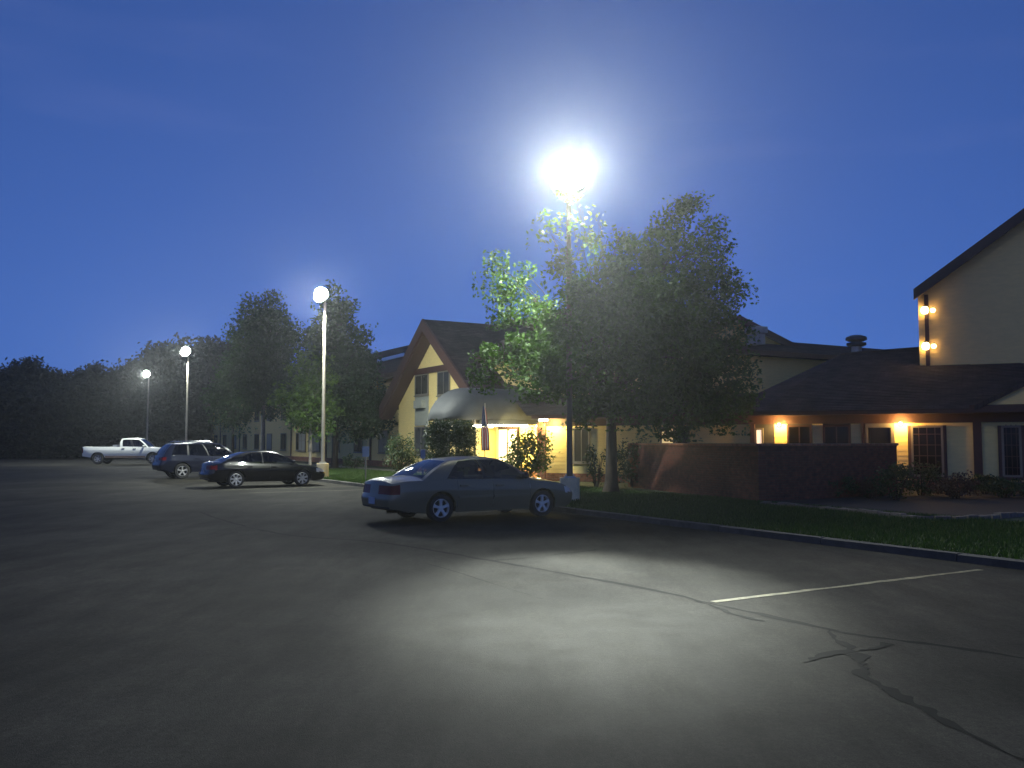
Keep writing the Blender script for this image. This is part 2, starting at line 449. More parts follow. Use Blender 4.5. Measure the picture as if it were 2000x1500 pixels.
# ------------------------------------------------------------------ builders
class MB:
    def __init__(self):
        self.v = []; self.f = []; self.uv = None
    def add(self, vs, fs):
        n = len(self.v)
        self.v += [tuple(p) for p in vs]
        self.f += [tuple(i + n for i in f) for f in fs]
        return self
    def box(self, c, s, rz=0.0, ax=None):
        """box of size s centred on c; ax = (x axis, y axis, z axis)"""
        c = Vector(c)
        if ax is None:
            ax = (Vector((math.cos(rz), math.sin(rz), 0)), Vector((-math.sin(rz), math.cos(rz), 0)), Vector((0, 0, 1)))
        hx, hy, hz = ax[0] * (s[0] / 2), ax[1] * (s[1] / 2), ax[2] * (s[2] / 2)
        p = [c + hx * i + hy * j + hz * k for k in (-1, 1) for i, j in ((-1, -1), (1, -1), (1, 1), (-1, 1))]
        return self.add(p, [(3, 2, 1, 0), (4, 5, 6, 7), (0, 1, 5, 4), (1, 2, 6, 5), (2, 3, 7, 6), (3, 0, 4, 7)])
    def hexa(self, b, t):
        """solid between two quads (lists of four points)"""
        return self.add(list(b) + list(t), [(3, 2, 1, 0), (4, 5, 6, 7), (0, 1, 5, 4), (1, 2, 6, 5), (2, 3, 7, 6), (3, 0, 4, 7)])
    def slab(self, poly, th, down=Vector((0, 0, -1))):
        n = len(poly)
        top = [Vector(p) for p in poly]; bot = [p + down * th for p in top]
        fs = [tuple(range(n)), tuple(range(2 * n - 1, n - 1, -1))]
        fs += [(i, n + i, n + (i + 1) % n, (i + 1) % n) for i in range(n)]
        return self.add(top + bot, fs)
    def tube(self, pts, rad, seg=10, caps=True):
        pts = [Vector(p) for p in pts]
        if not hasattr(rad, '__len__'): rad = [rad] * len(pts)
        rings = []
        for i, p in enumerate(pts):
            d = (pts[min(i + 1, len(pts) - 1)] - pts[max(i - 1, 0)]).normalized()
            if i == 0:
                a = d.cross(Vector((0, 0, 1)))
                if a.length < 0.2: a = d.cross(Vector((0, 1, 0)))
            else:
                a = a - d * a.dot(d)                   # carry the frame along so that the tube never twists
            a.normalize(); b = d.cross(a)
            rings.append([p + a * (rad[i] * math.cos(t)) + b * (rad[i] * math.sin(t))
                          for t in (2 * math.pi * k / seg for k in range(seg))])
        vs = [q for r in rings for q in r]
        fs = [(i * seg + k, i * seg + (k + 1) % seg, (i + 1) * seg + (k + 1) % seg, (i + 1) * seg + k)
              for i in range(len(pts) - 1) for k in range(seg)]
        if caps:
            fs += [tuple(range(seg - 1, -1, -1)), tuple((len(pts) - 1) * seg + k for k in range(seg))]
        return self.add(vs, fs)
    def lathe(self, prof, c=(0, 0, 0), axis='Z', seg=24, closed=False):
        """prof: (radius, height) pairs turned round an axis through c"""
        c = Vector(c); vs = []
        for r, h in prof:
            for k in range(seg):
                t = 2 * math.pi * k / seg
                if axis == 'Z': vs.append(c + Vector((r * math.cos(t), r * math.sin(t), h)))
                else: vs.append(c + Vector((r * math.cos(t), h, r * math.sin(t))))
        n = len(prof); fs = []
        for i in range(n - 1 + (1 if closed else 0)):
            j = (i + 1) % n
            for k in range(seg):
                fs.append((i * seg + k, i * seg + (k + 1) % seg, j * seg + (k + 1) % seg, j * seg + k))
        if not closed:
            fs += [tuple(range(seg - 1, -1, -1)), tuple((n - 1) * seg + k for k in range(seg))]
        return self.add(vs, fs)
    def build(self, name, m, parent=None, smooth=False, origin=None, local=False, uvaxes=None, angle=35):
        root = parent
        while root is not None and root.parent is not None: root = root.parent
        off = Vector((0, 0, 0))
        if parent is not None and not local: off = Vector(root.location)
        if parent is None and origin is not None: off = Vector(origin)
        me = bpy.data.meshes.new(name)
        me.from_pydata([tuple(Vector(p) - off) for p in self.v], [], self.f)
        if uvaxes is not None:
            a, b2 = uvaxes
            ul = me.uv_layers.new(name='UVMap')
            co = np.array([tuple(p) for p in self.v])
            idx = np.empty(len(me.loops), dtype=np.int32); me.loops.foreach_get('vertex_index', idx)
            uvs = np.stack([co @ np.array(a), co @ np.array(b2)], 1)[idx]
            ul.data.foreach_set('uv', uvs.astype(np.float32).ravel())
        bm = bmesh.new(); bm.from_mesh(me)
        bmesh.ops.recalc_face_normals(bm, faces=bm.faces)
        bm.to_mesh(me); bm.free()
        if smooth:
            me.polygons.foreach_set('use_smooth', [True] * len(me.polygons))
            me.set_sharp_from_angle(angle=R(angle))
        me.materials.append(MATS[m])
        o = bpy.data.objects.new(name, me)
        COL.objects.link(o)
        if parent is not None: o.parent = parent
        elif origin is not None: o.location = off
        return o

def tag(o, label=None, cat=None, group=None, kind=None):
    if label: o['label'] = label
    if cat: o['category'] = cat
    if group: o['group'] = group
    if kind: o['kind'] = kind
    return o

def thing(name, label, cat, loc=(0, 0, 0), rz=0.0, group=None):
    o = bpy.data.objects.new(name, None)
    o.empty_display_size = 0.3
    COL.objects.link(o)
    o.location = loc
    o.rotation_euler = (0, 0, rz)
    return tag(o, label, cat, group)

def light(name, kind, loc, energy, color, parent=None, radius=0.1, spot=None, target=None, size=None, blend=0.5):
    ld = bpy.data.lights.new(name, kind)
    ld.energy = energy
    ld.color = color
    if kind in ('POINT', 'SPOT'): ld.shadow_soft_size = radius
    if kind == 'SPOT':
        ld.spot_size = R(spot); ld.spot_blend = blend
    if kind == 'AREA':
        ld.shape = 'RECTANGLE'; ld.size, ld.size_y = size
    o = bpy.data.objects.new(name, ld)
    COL.objects.link(o)
    off = Vector(parent.location) if parent is not None else Vector((0, 0, 0))
    o.location = Vector(loc) - off
    if parent is not None: o.parent = parent
    if target is not None:
        o.rotation_euler = (Vector(target) - Vector(loc)).to_track_quat('-Z', 'Y').to_euler()
    return o

def raw_mesh(name, verts, faces_n, m, parent=None, nper=4):
    """mesh of equal polygons from numpy arrays"""
    me = bpy.data.meshes.new(name)
    nv = len(verts); nf = nv // nper
    me.vertices.add(nv); me.vertices.foreach_set('co', verts.astype(np.float32).ravel())
    me.loops.add(nv); me.loops.foreach_set('vertex_index', np.arange(nv, dtype=np.int32))
    me.polygons.add(nf)
    me.polygons.foreach_set('loop_start', np.arange(0, nv, nper, dtype=np.int32))
    me.update(calc_edges=True)
    me.materials.append(MATS[m])
    o = bpy.data.objects.new(name, me)
    COL.objects.link(o)
    if parent is not None: o.parent = parent
    return o

def leaf_quads(cent, size, up_bias=0.3, aspect=0.55, droop=0.0):
    """rhombic folded leaves round the given centres: (n*4, 3)"""
    n = len(cent)
    d = rng.normal(size=(n, 3)); d[:, 2] = d[:, 2] * 0.8 - droop
    d /= np.linalg.norm(d, axis=1)[:, None]
    nrm = rng.normal(size=(n, 3)); nrm[:, 2] += up_bias * 2
    s = np.cross(d, nrm); s /= (np.linalg.norm(s, axis=1)[:, None] + 1e-9)
    ln = size * rng.uniform(0.6, 1.3, size=(n, 1))
    a = cent - d * ln * 0.5
    c = cent + d * ln * 0.5
    b = cent + s * ln * aspect * 0.5
    e = cent - s * ln * aspect * 0.5
    return np.stack([a, b, c, e], 1).reshape(-1, 3)

def clump_points(lobes, per_m3, clump_r=0.42, leaves=38, shell=0.55):
    """leaf centres in clumps through ellipsoid lobes (x,y,z,rx,ry,rz)"""
    out = []
    for (x, y, z, rx, ry, rz) in lobes:
        k = max(3 if rx > 0.2 else 1, int(per_m3 * rx * ry * rz * 4.19))
        d = rng.normal(size=(k, 3)); d /= np.linalg.norm(d, axis=1)[:, None]
        r = shell + (1 - shell) * rng.random((k, 1)) ** 0.7
        r *= rng.uniform(0.85, 1.12, size=(k, 1))
        c = np.array([x, y, z]) + d * r * np.array([rx, ry, rz])
        n = rng.poisson(leaves * (1.0 if rx > 0.34 else 0.3 if rx > 0.2 else 0.12), size=k) + 4
        cc = np.repeat(c, n, axis=0)
        sc_ = np.repeat(rng.uniform(0.6, 1.35, size=(k, 1)) * (1.0 if rx > 0.2 else 0.5), n, axis=0)
        out.append(cc + np.clip(rng.normal(size=cc.shape), -1.35, 1.35) * clump_r * sc_ * np.array([1, 1, 0.75]))
    return np.concatenate(out)

def limb_path(a, b, n=6, sag=0.25, jit=0.08):
    a, b = Vector(a), Vector(b)
    ln = (b - a).length
    pts = []
    for i in range(n + 1):
        t = i / n
        p = a.lerp(b, t)
        p.z += sag * ln * math.sin(math.pi * t) * 0.35
        if 0 < i < n:
            p += Vector((random.uniform(-1, 1), random.uniform(-1, 1), random.uniform(-0.5, 0.5))) * jit * ln * 0.3
        pts.append(p)
    return pts

def make_tree(name, label, base, height, lobes, leafm, barkm='bark', trunk_r=0.22, fork=0.28, per_m3=7.0,
              leaf=0.16, leaves=38, clump_r=0.42, group=None, lean=(0, 0), limbs=True):
    """lobes are given in local metres above the base"""
    t = thing(name, label, 'tree', base, group=group)
    fk = Vector((lean[0], lean[1], height * fork))
    m = MB()
    flare = trunk_r * 1.5
    tp, tr_ = [], []
    top_z = height * min(0.72, fork + 0.30)
    for i in range(15):                                 # root flare, slight sway, leader running up into the crown
        f_ = i / 14; z_ = -0.1 + (top_z + 0.1) * f_ ** 1.35
        tp.append(Vector((lean[0] * f_ + 0.25 * trunk_r * math.sin(3.1 * f_ + 0.4) * (f_ > 0), lean[1] * f_ + 0.2 * trunk_r * math.sin(4.3 * f_), z_)))
        tr_.append(trunk_r * (1.0 + 0.55 * math.exp(-max(0, z_) / 0.16)) * (1 - 0.72 * f_ ** 1.6))
    m.tube(tp, tr_, 14)
    m.build('trunk', barkm, t, smooth=True, local=True)
    if limbs:
        for lb in lobes:
            mm = MB()
            tgt = Vector((lb[0], lb[1], lb[2]))
            start = fk.lerp(Vector((0, 0, fk.z)), random.uniform(0, 0.3))
            path = limb_path(start, tgt, 6)
            r0 = trunk_r * random.uniform(0.32, 0.5) * min(1.0, max(0.12, lb[3] / 0.9))
            mm.tube(path, [r0 * (1 - 0.85 * i / 6) for i in range(7)], 7)
            for q in range(4):
                pa = path[3 + q % 3]
                e = tgt + Vector((random.uniform(-1, 1) * lb[3], random.uniform(-1, 1) * lb[4], random.uniform(-.6, 1) * lb[5])) * 0.8
                mm.tube(limb_path(pa, e, 4), [r0 * 0.35 * (1 - 0.8 * i / 4) for i in range(5)], 5)
            mm.build('limb', barkm, t, smooth=True, local=True)
    pts = clump_points(lobes, per_m3, clump_r, leaves)
    raw_mesh('crown', leaf_quads(pts, leaf), None, leafm, t)
    return t

def copy_tree(o, loc, scale, rz, label, group=None):
    c = o.copy(); COL.objects.link(c)
    c.location = loc; c.scale = scale; c.rotation_euler = (0, 0, rz)
    c['label'] = label
    if group: c['group'] = group
    for ch in list(o.children):
        d = ch.copy(); COL.objects.link(d); d.parent = c
    return c

def shrub(name, label, base, rx, ry, h, leafm, leaf=0.09, n=2600, clipped=False, group=None, rz=0.0, cat='shrub', stems=6):
    t = thing(name, label, cat, base, rz, group=group)
    m = MB()
    for k in range(stems):
        a = 2 * math.pi * k / stems + random.uniform(-.3, .3)
        e = Vector((math.cos(a) * rx * 0.6, math.sin(a) * ry * 0.6, h * random.uniform(0.55, 0.85)))
        m.tube(limb_path((math.cos(a) * 0.05, math.sin(a) * 0.05, -0.03), e, 4), [0.025, 0.02, 0.016, 0.012, 0.008], 5)
    m.build('stems', 'bark', t, local=True)
    d = rng.normal(size=(n, 3)); d /= np.linalg.norm(d, axis=1)[:, None]
    if clipped:
        r = 0.30 + 0.70 * rng.random((n, 1)) ** 0.45
        p = np.sign(d) * np.abs(d) ** 0.62
        p = p / np.maximum(1e-6, np.max(np.abs(p), axis=1))[:, None] * 0.35 + p * 0.62
        p = p * r + rng.normal(size=(n, 3)) * np.array([0.10, 0.10, 0.05])
    else:
        k = max(10, n // 45)
        cd = rng.normal(size=(k, 3)); cd /= np.linalg.norm(cd, axis=1)[:, None]
        cc = cd * (0.45 + 0.5 * rng.random((k, 1)))
        p = cc[rng.integers(0, k, n)] + rng.normal(size=(n, 3)) * 0.14
    p = p * np.array([rx, ry, h / 2]) + np.array([0, 0, h / 2 + 0.02])
    p[:, 2] = np.maximum(p[:, 2], 0.03)
    raw_mesh('foliage', leaf_quads(p, leaf), None, leafm, t)
    return t

def lap_wall(m, p0, p1, z0, z1, n, step=0.19, proud=0.010):
    """horizontal lap boards between two ground points, facing n"""
    p0, p1 = Vector((p0.x, p0.y, 0)), Vector((p1.x, p1.y, 0))
    z = z0
    while z < z1 - 1e-4:
        t = min(z + step, z1)
        a, b = p0 + n * proud, p1 + n * proud
        zz = Vector((0, 0, 1))
        m.hexa([a + zz * z, b + zz * z, p1 + zz * z - n * 0.03, p0 + zz * z - n * 0.03],
               [p0 + n * 0.002 + zz * (t - .001), p1 + n * 0.002 + zz * (t - .001), p1 + zz * (t - .001) - n * 0.03, p0 + zz * (t - .001) - n * 0.03])
        z = t

def courses(m, e0, e1, r1, r0, n, up, lift=0.014):
    """roof slope of n overlapping shingle courses from the eave e0-e1 to the ridge r0-r1"""
    e0, e1, r0, r1 = Vector(e0), Vector(e1), Vector(r0), Vector(r1)
    for i in range(n):
        a, b = i / n, (i + 1) / n
        la, lb = e0.lerp(r0, a) + up * lift, e0.lerp(r0, b)
        ra, rb = e1.lerp(r1, a) + up * lift, e1.lerp(r1, b)
        m.add([la, ra, rb, lb, e0.lerp(r0, a) - up * 0.002, e1.lerp(r1, a) - up * 0.002], [(0, 1, 2, 3), (4, 5, 1, 0)])

def window_on(bld, p0, dirv, nrm, w, z0, z1, trim='white_trim', pane='window_dark', outer=None, fw=0.07, mull=1, rail=False, sill=True):
    """framed window lying on a wall: window > pane, mullion, sill"""
    zz = Vector((0, 0, 1)); p0 = Vector((p0.x, p0.y, 0))
    ax = (dirv, nrm, zz)
    m = MB()
    d = 0.06
    def bar(b_, s0, s1, za, zb, dd=d, o=0.0):
        b_.box(p0 + dirv * ((s0 + s1) / 2) + nrm * (dd / 2 + o) + zz * ((za + zb) / 2), (s1 - s0, dd, zb - za), ax=ax)
    bar(m, 0, fw, z0, z1); bar(m, w - fw, w, z0, z1)
    bar(m, fw, w - fw, z0, z0 + fw); bar(m, fw, w - fw, z1 - fw, z1)
    win = m.build('window', trim, bld)
    g = MB(); bar(g, fw, w - fw, z0 + fw, z1 - fw, 0.02, 0.022)
    g.build('pane', pane, win)
    for k in range(1, mull + 1):
        q = MB(); x = fw + (w - 2 * fw) * k / (mull + 1)
        bar(q, x - 0.02, x + 0.02, z0 + fw, z1 - fw, 0.05); q.build('mullion', trim, win)
    if rail:
        q = MB(); zc = (z0 + z1) / 2; bar(q, fw, w - fw, zc - 0.02, zc + 0.02, 0.055); q.build('rail', trim, win)
    if outer:
        q = MB(); e = 0.10
        bar(q, -e, 0, z0 - e, z1 + 0.0, 0.05); bar(q, w, w + e, z0 - e, z1, 0.05); bar(q, 0, w, z0 - e, z0, 0.05)
        q.build('casing', outer, win)
    elif sill:
        q = MB(); bar(q, -0.04, w + 0.04, z0 - 0.05, z0 - 0.002, 0.10); q.build('sill', trim, win)
    return win

Z = Vector((0, 0, 1))

# ------------------------------------------------------------------ ground, lot, lawn
def sheet(name, poly, z, m, kind='structure', label=None):
    b = MB(); b.add([Vector((p[0], p[1], z)) for p in poly], [tuple(range(len(poly)))])
    o = b.build(name, m)
    return tag(o, label, kind=kind)

def grid_sheet(name, x0, x1, y0, y1, z, m):
    return sheet(name, [(x0, y0), (x1, y0), (x1, y1), (x0, y1)], z, m)

grid_sheet('ground', -900, 900, -300, 1500, -0.012, 'soil')
lot = [L(-60, 0.0), L(95, 0.0), L(95, -34), L(-60, -34)]
sheet('parking_lot', lot, 0.0, 'asphalt')

# lawn strip between kerb and motel
sheet('lawn', [L(-60, 0.15), L(96, 0.15), L(96, 9.4), L(22, 9.4), L(22, 26), L(-60, 26)], 0.10, 'lawn_ground')

# kerb in separate cast lengths
kerb = tag(bpy.data.objects.new('kerb', None), kind='structure'); COL.objects.link(kerb)
km = None
for i in range(46):
    u0 = -20 + i * 2.4
    b = MB()
    b.hexa([L(u0, 0.0, -0.02), L(u0 + 2.385, 0.0, -0.02), L(u0 + 2.385, 0.152, -0.02), L(u0, 0.152, -0.02)],
           [L(u0, 0.02, 0.115), L(u0 + 2.385, 0.02, 0.10), L(u0 + 2.385, 0.152, 0.118), L(u0, 0.152, 0.118)])
    b.build('kerb_stone', 'kerb_concrete', kerb)

# concrete walk to the entrance and along the motel
sheet('walkway', [L(13.2, 0.16), L(14.9, 0.16), L(16.6, 5.0), L(23.5, 5.0), L(23.5, 8.3), L(14.6, 8.3), L(14.6, 5.6)], 0.112, 'concrete')
sheet('path', [L(23.6, 6.2), L(90, 6.2), L(90, 7.5), L(23.6, 7.5)], 0.112, 'concrete')

# planting bed along the single-storey wing, edged with stones
edge_px = [(1488, 986), (1540, 990), (1600, 995), (1660, 1001), (1720, 1008), (1790, 1015), (1860, 1017), (1930, 1014), (1995, 1008), (2060, 1004)]
edge = [gp(x, y, 0.10) for x, y in edge_px]
back = [W(s_at(2060), 0.02), W(s_at(1700), 0.02), gp(1500, 976, 0.1)]
sheet('planting_bed', [(p.x, p.y) for p in edge] + [(p.x, p.y) for p in back], 0.116, 'soil')
bed_edge = tag(bpy.data.objects.new('bed_edging', None), 'row of pale edging stones round the planting bed', 'edging'); COL.objects.link(bed_edge)
for i in range(len(edge) - 1):
    a, b2 = edge[i], edge[i + 1]
    d = b2 - a; n = max(1, int(d.length / 0.27)); dn = d.normalized(); rz = math.atan2(dn.y, dn.x)
    for k in range(n):
        c = a + d * ((k + 0.5) / n)
        b = MB(); w_ = d.length / n - 0.015; hh = random.uniform(0.07, 0.11)
        j = lambda: random.uniform(-.012, .012)
        q = [(-w_ / 2, -.09), (w_ / 2, -.09), (w_ / 2, .09), (-w_ / 2, .09)]
        rot = lambda x, y, z: c + Vector((math.cos(rz) * x - math.sin(rz) * y, math.sin(rz) * x + math.cos(rz) * y, z))
        b.hexa([rot(x + j(), y + j(), -0.02) for x, y in q], [rot(x * 0.9 + j(), y * 0.85 + j(), hh + j()) for x, y in q])
        b.build('stone', 'stone', bed_edge)

# tar-sealed cracks
def ribbon(name, pts, wid, z, m, jitter=0.25):
    P = []
    for i in range(len(pts) - 1):
        n = 14
        for k in range(n):
            t = k / n
            p0 = pts[max(i - 1, 0)]; p1 = pts[i]; p2 = pts[i + 1]; p3 = pts[min(i + 2, len(pts) - 1)]
            q = 0.5 * ((2 * p1) + (p2 - p0) * t + (2 * p0 - 5 * p1 + 4 * p2 - p3) * t * t + (3 * p1 - p0 - 3 * p2 + p3) * t ** 3)
            P.append(Vector((q.x, q.y, 0)))
    P.append(Vector((pts[-1].x, pts[-1].y, 0)))
    Q = []                                             # finer steps so that the edge can be ragged
    for i in range(len(P) - 1):
        n = max(1, int((P[i + 1] - P[i]).length / 0.05))
        Q += [P[i].lerp(P[i + 1], k / n) for k in range(n)]
    P = Q + [P[-1]]
    nz = rng.normal(size=(3, len(P) + 40))
    ker = np.exp(-np.linspace(-2, 2, 9) ** 2); ker /= np.sqrt((ker ** 2).sum())
    ker2 = np.exp(-np.linspace(-2, 2, 31) ** 2); ker2 /= np.sqrt((ker2 ** 2).sum())
    n1, n2 = np.convolve(nz[0], ker, 'same')[20:-20], np.convolve(nz[1], ker, 'same')[20:-20]
    n3 = np.convolve(nz[2], ker2, 'same')[20:-20]
    vs, fs = [], []
    for i, p in enumerate(P):
        d = (P[min(i + 1, len(P) - 1)] - P[max(i - 1, 0)]).normalized()
        s = Vector((-d.y, d.x, 0))
        w0 = wid / 2
        wa = w0 * max(0.12, 1 + jitter * (1.2 * n1[i] + 0.8 * n3[i])); wb_ = w0 * max(0.12, 1 + jitter * (1.2 * n2[i] + 0.8 * n3[i]))
        o_ = s * (0.35 * w0 * n3[i] * (jitter > 0.15))
        vs += [p + s * wa + o_ + Z * z, p - s * wb_ + o_ + Z * z]
        if i: fs.append((2 * i - 2, 2 * i - 1, 2 * i + 1, 2 * i))
    b = MB(); b.add(vs, fs)
    return tag(b.build(name, m), kind='structure')

G = lambda *a: [gp(x, y) for x, y in a]
ribbon('sealed_crack', G((390, 1000), (450, 1020), (560, 1045), (690, 1055), (800, 1068), (950, 1094), (1100, 1120), (1250, 1148), (1380, 1175), (1480, 1198), (1620, 1230), (1720, 1246), (1850, 1262), (2020, 1288)), 0.075, 0.002, 'tar', 0.3)
ribbon('sealed_crack', G((1355, 1172), (1400, 1187), (1440, 1202), (1490, 1214)), 0.04, 0.003, 'tar', 0.4)
ribbon('sealed_crack', G((1628, 1232), (1640, 1250), (1662, 1274), (1690, 1296), (1684, 1312), (1720, 1342), (1770, 1370), (1850, 1410), (2020, 1490)), 0.085, 0.0035, 'tar', 0.45)
ribbon('sealed_crack', G((1570, 1294), (1600, 1285), (1650, 1274), (1700, 1268), (1735, 1257)), 0.06, 0.0045, 'tar', 0.5)
ribbon('sealed_crack', G((955, 1096), (1020, 1090), (1090, 1083), (1165, 1074)), 0.03, 0.003, 'tar', 0.5)
ribbon('sealed_crack', G((830, 1100), (900, 1120), (1000, 1152), (1060, 1170)), 0.012, 0.002, 'tar', 0.7)
# painted stall lines
for i, (a, b2) in enumerate([((1392, 1176), (1915, 1113))]):
    ribbon('stall_line', [gp(*a), gp(*a).lerp(gp(*b2), 0.5), gp(*b2)], 0.085 if i == 0 else 0.07, 0.0045 + 0.0006 * i, 'line_paint', 0.12)
for u0 in (13.9, 16.2, 24.2, 31.2):
    ribbon('stall_line', [L(u0, -4.9), L(u0, -2.4), L(u0, -0.15)], 0.09, 0.005, 'line_paint', 0.12)

# ------------------------------------------------------------------ the motel (two storeys, entrance gable)
VF = 9.5
mot = thing('motel_building', 'yellow two-storey motel with brown roofs and steep entrance gable', 'building', L(45, VF))
b = MB()
lap_wall(b, L(90, VF), L(14.0, VF), 0.45, 6.0, -V, 0.2)
lap_wall(b, L(14.0, VF), L(14.0, 36), 0.45, 5.95, -U, 0.2)
b.build('wall', 'siding', mot)
b = MB()
b.box(L(52, VF + 0.02, 0.22), (76, 0.14, 0.5), ax=(U, V, Z))
b.box(L(13.98, 22.7, 0.22), (0.14, 26.6, 0.5), ax=(U, V, Z))
b.build('brick_base', 'brick_band', mot, uvaxes=(tuple(U + V), (0, 0, 1)))
# main roof: eave 5.9, ridge 9.2
def upn(a, b_, c):
    n = (b_ - a).cross(c - a).normalized()
    return n if n.z > 0 else -n
e0, e1 = L(91, VF - 0.7, 5.85), L(15.0, VF - 0.7, 5.85)
r0, r1 = L(91, 15.5, 9.15), L(25.0, 15.5, 9.15)
q0, q1 = L(91, 22.2, 5.85), L(15.0, 22.2, 5.85)
b = MB()
courses(b, e0, e1, r1, r0, 40, upn(e0, e1, r0))
courses(b, q1, q0, r0, r1, 20, upn(q0, q1, r0))
b.add([e1, q1, r1], [(0, 1, 2)])
main_roof = b.build('roof', 'shingle_brown', mot, uvaxes=(tuple(U), tuple((V * 0.9 + Z * 0.45))))
b = MB(); b.box(L(53, VF - 0.72, 5.76), (76.4, 0.06, 0.26), ax=(U, V, Z))
b.box(L(53, VF - 0.34, 5.66), (76, 0.72, 0.03), ax=(U, V, Z)); b.build('fascia', 'brown_trim', mot)
# pale flashing strip on the far roof slope
pn = upn(e0, e1, r0)
cs = [on_plane(x, y, e0, pn) + pn * 0.05 for x, y in ((737, 709), (790, 696), (790, 690), (737, 703))]
b = MB(); b.slab(cs, 0.04, -pn); b.build('flashing_strip', 'metal_flashing', main_roof)
# rear wing roof (eave faces the camera side)
e0, e1 = L(13.4, 10, 5.85), L(13.4, 37, 5.85)
r0, r1 = L(20.4, 14, 7.45), L(20.4, 37, 7.45)
b = MB(); courses(b, e0, e1, r1, r0, 24, upn(e0, e1, r0))
courses(b, L(27.4, 37, 5.85), L(27.4, 14, 5.85), r0, r1, 8, Z)
b.build('roof', 'shingle', mot, uvaxes=(tuple(V), tuple(U * 0.97 + Z * 0.22)))
b = MB(); b.box(L(13.4, 23.5, 5.75), (0.06, 27, 0.22), ax=(U, V, Z)); b.box(L(13.7, 23.5, 5.66), (0.6, 27, 0.03), ax=(U, V, Z)); b.build('fascia', 'brown_trim', mot)
# small gable on that roof
pk = at(1446, 618, 45.0); pu, pv = uv_of(pk)
b = MB()
gb = [L(pu, pv, pk.z), L(pu, pv + 5.6, pk.z - 1.75), L(pu, pv - 5.0, pk.z - 1.4)]
far = [p + U * 9 for p in gb]
b.slab([gb[0], gb[1], far[1], far[0]], 0.2); b.slab([gb[2], gb[0], far[0], far[2]], 0.2)
dg = b.build('roof_gable', 'shingle_brown', mot, uvaxes=(tuple(U), tuple(V)))
b = MB(); b.add([gb[0] + U * .4 - Z * .1, gb[1] + U * .4 - Z * .1, gb[2] + U * .4 - Z * .1], [(0, 1, 2)]); b.build('gable_wall', 'siding', dg)
b = MB()
for a_, c_ in ((gb[0], gb[1]), (gb[0], gb[2])):
    b.hexa([a_ - Z * .32, c_ - Z * .32, c_ - Z * .32 + U * .08, a_ - Z * .32 + U * .08], [a_ + Z * .05 - U * .02, c_ + Z * .05 - U * .02, c_ + Z * .05 + U * .08, a_ + Z * .05 + U * .08])
b.build('bargeboard', 'brown_trim', dg)
# roof-top air handler boxes
for (x0, x1, y0, y1, Yd) in ((1462, 1497, 637, 649, 43.0), (1470, 1490, 652, 672, 42.0)):
    pa, pb = at(x0, y1, Yd), at(x1, y0, Yd)
    b = MB(); b.box(((pa.x + pb.x) / 2, Yd + 0.3, (pa.z + pb.z) / 2), (pb.x - pa.x, 0.7, pb.z - pa.z), rz=R(30)); b.build('air_unit', 'galvanised', mot)

# entrance gable, facing the lot
VG = 8.0
ap = L(u_at(823, VG - .8), VG - .8); AU = uv_of(ap)[0]; AZ = zy(630, ap.y)
ft = u_at(742, VG - .8); HW = ft - AU; FZ = zy(797, L(ft, VG - .8).y)
sl = (AZ - FZ) / HW
wall_hw = HW - 0.9
b = MB()
b.slab([L(AU + wall_hw, VG, 0.45), L(AU - wall_hw, VG, 0.45), L(AU - wall_hw, VG, AZ - 0.2 - sl * wall_hw), L(AU, VG, AZ - 0.2), L(AU + wall_hw, VG, AZ - 0.2 - sl * wall_hw)], 0.1, V)
z = 0.45                                              # lap boards, each clipped by the rake
while z < AZ - 0.5:
    h0 = min(wall_hw, (AZ - 0.25 - z - 0.19) / sl)
    if h0 > 0.1:
        lap_wall(b, L(AU + h0, VG - 0.004), L(AU - h0, VG - 0.004), z, z + 0.19, -V, 0.19)
    z += 0.19
for s_ in (1, -1):
    lap_wall(b, L(AU + s_ * wall_hw, VG), L(AU + s_ * wall_hw, VF), 0.45, AZ - 0.3 - sl * wall_hw, U * s_, 0.2)
b.build('gable_wall', 'siding', mot)
b = MB(); b.box(L(AU, VG + 0.02, 0.22), (2 * wall_hw, 0.14, 0.5), ax=(U, V, Z)); b.build('brick_base', 'brick_band', mot, uvaxes=(tuple(U), (0, 0, 1)))
for s_ in (1, -1):                                   # roof slopes and bargeboards
    n = (V.cross(U * s_ - Z * sl)).normalized(); n = n if n.z > 0 else -n
    b = MB()
    x = HW + 0.15
    courses(b, L(AU + s_ * x, VG - 0.75, AZ + 0.18 - sl * x), L(AU + s_ * x, 17, AZ + 0.18 - sl * x), L(AU, 17, AZ + 0.18), L(AU, VG - 0.75, AZ + 0.18), 42, n)
    b.slab([L(AU, VG - .74, AZ + .16), L(AU + s_ * x, VG - .74, AZ + .16 - sl * x), L(AU + s_ * x, 17, AZ + .16 - sl * x), L(AU, 17, AZ + .16)], 0.12)
    b.build('gable_roof', 'shingle', mot, uvaxes=(tuple(V), tuple(U * 0.8 + Z * 0.6)))
    b = MB()
    wd = 0.52
    top0, top1 = L(AU, VG - 0.80, AZ + 0.20), L(AU + s_ * x, VG - 0.80, AZ + 0.20 - sl * x)
    b.hexa([top0, top1, top1 + V * 0.12, top0 + V * 0.12], [top0 - Z * wd * 1.25, top1 - Z * wd * 1.25, top1 - Z * wd * 1.25 + V * 0.12, top0 - Z * wd * 1.25 + V * 0.12])
    b.build('bargeboard', 'brown_trim', mot)
    b = MB()                                          # soffit between bargeboard and wall
    b.hexa([top0 - Z * .75 + V * .12, top1 - Z * .75 + V * .12, top1 - Z * .75 + V * .82, top0 - Z * .75 + V * .82], [top0 - Z * .62 + V * .12, top1 - Z * .62 + V * .12, top1 - Z * .62 + V * .82, top0 - Z * .62 + V * .82])
    b.build('soffit', 'brown_trim', mot)
bz = zy(720, ap.y)
bw = (AZ - 0.5 - bz) / sl
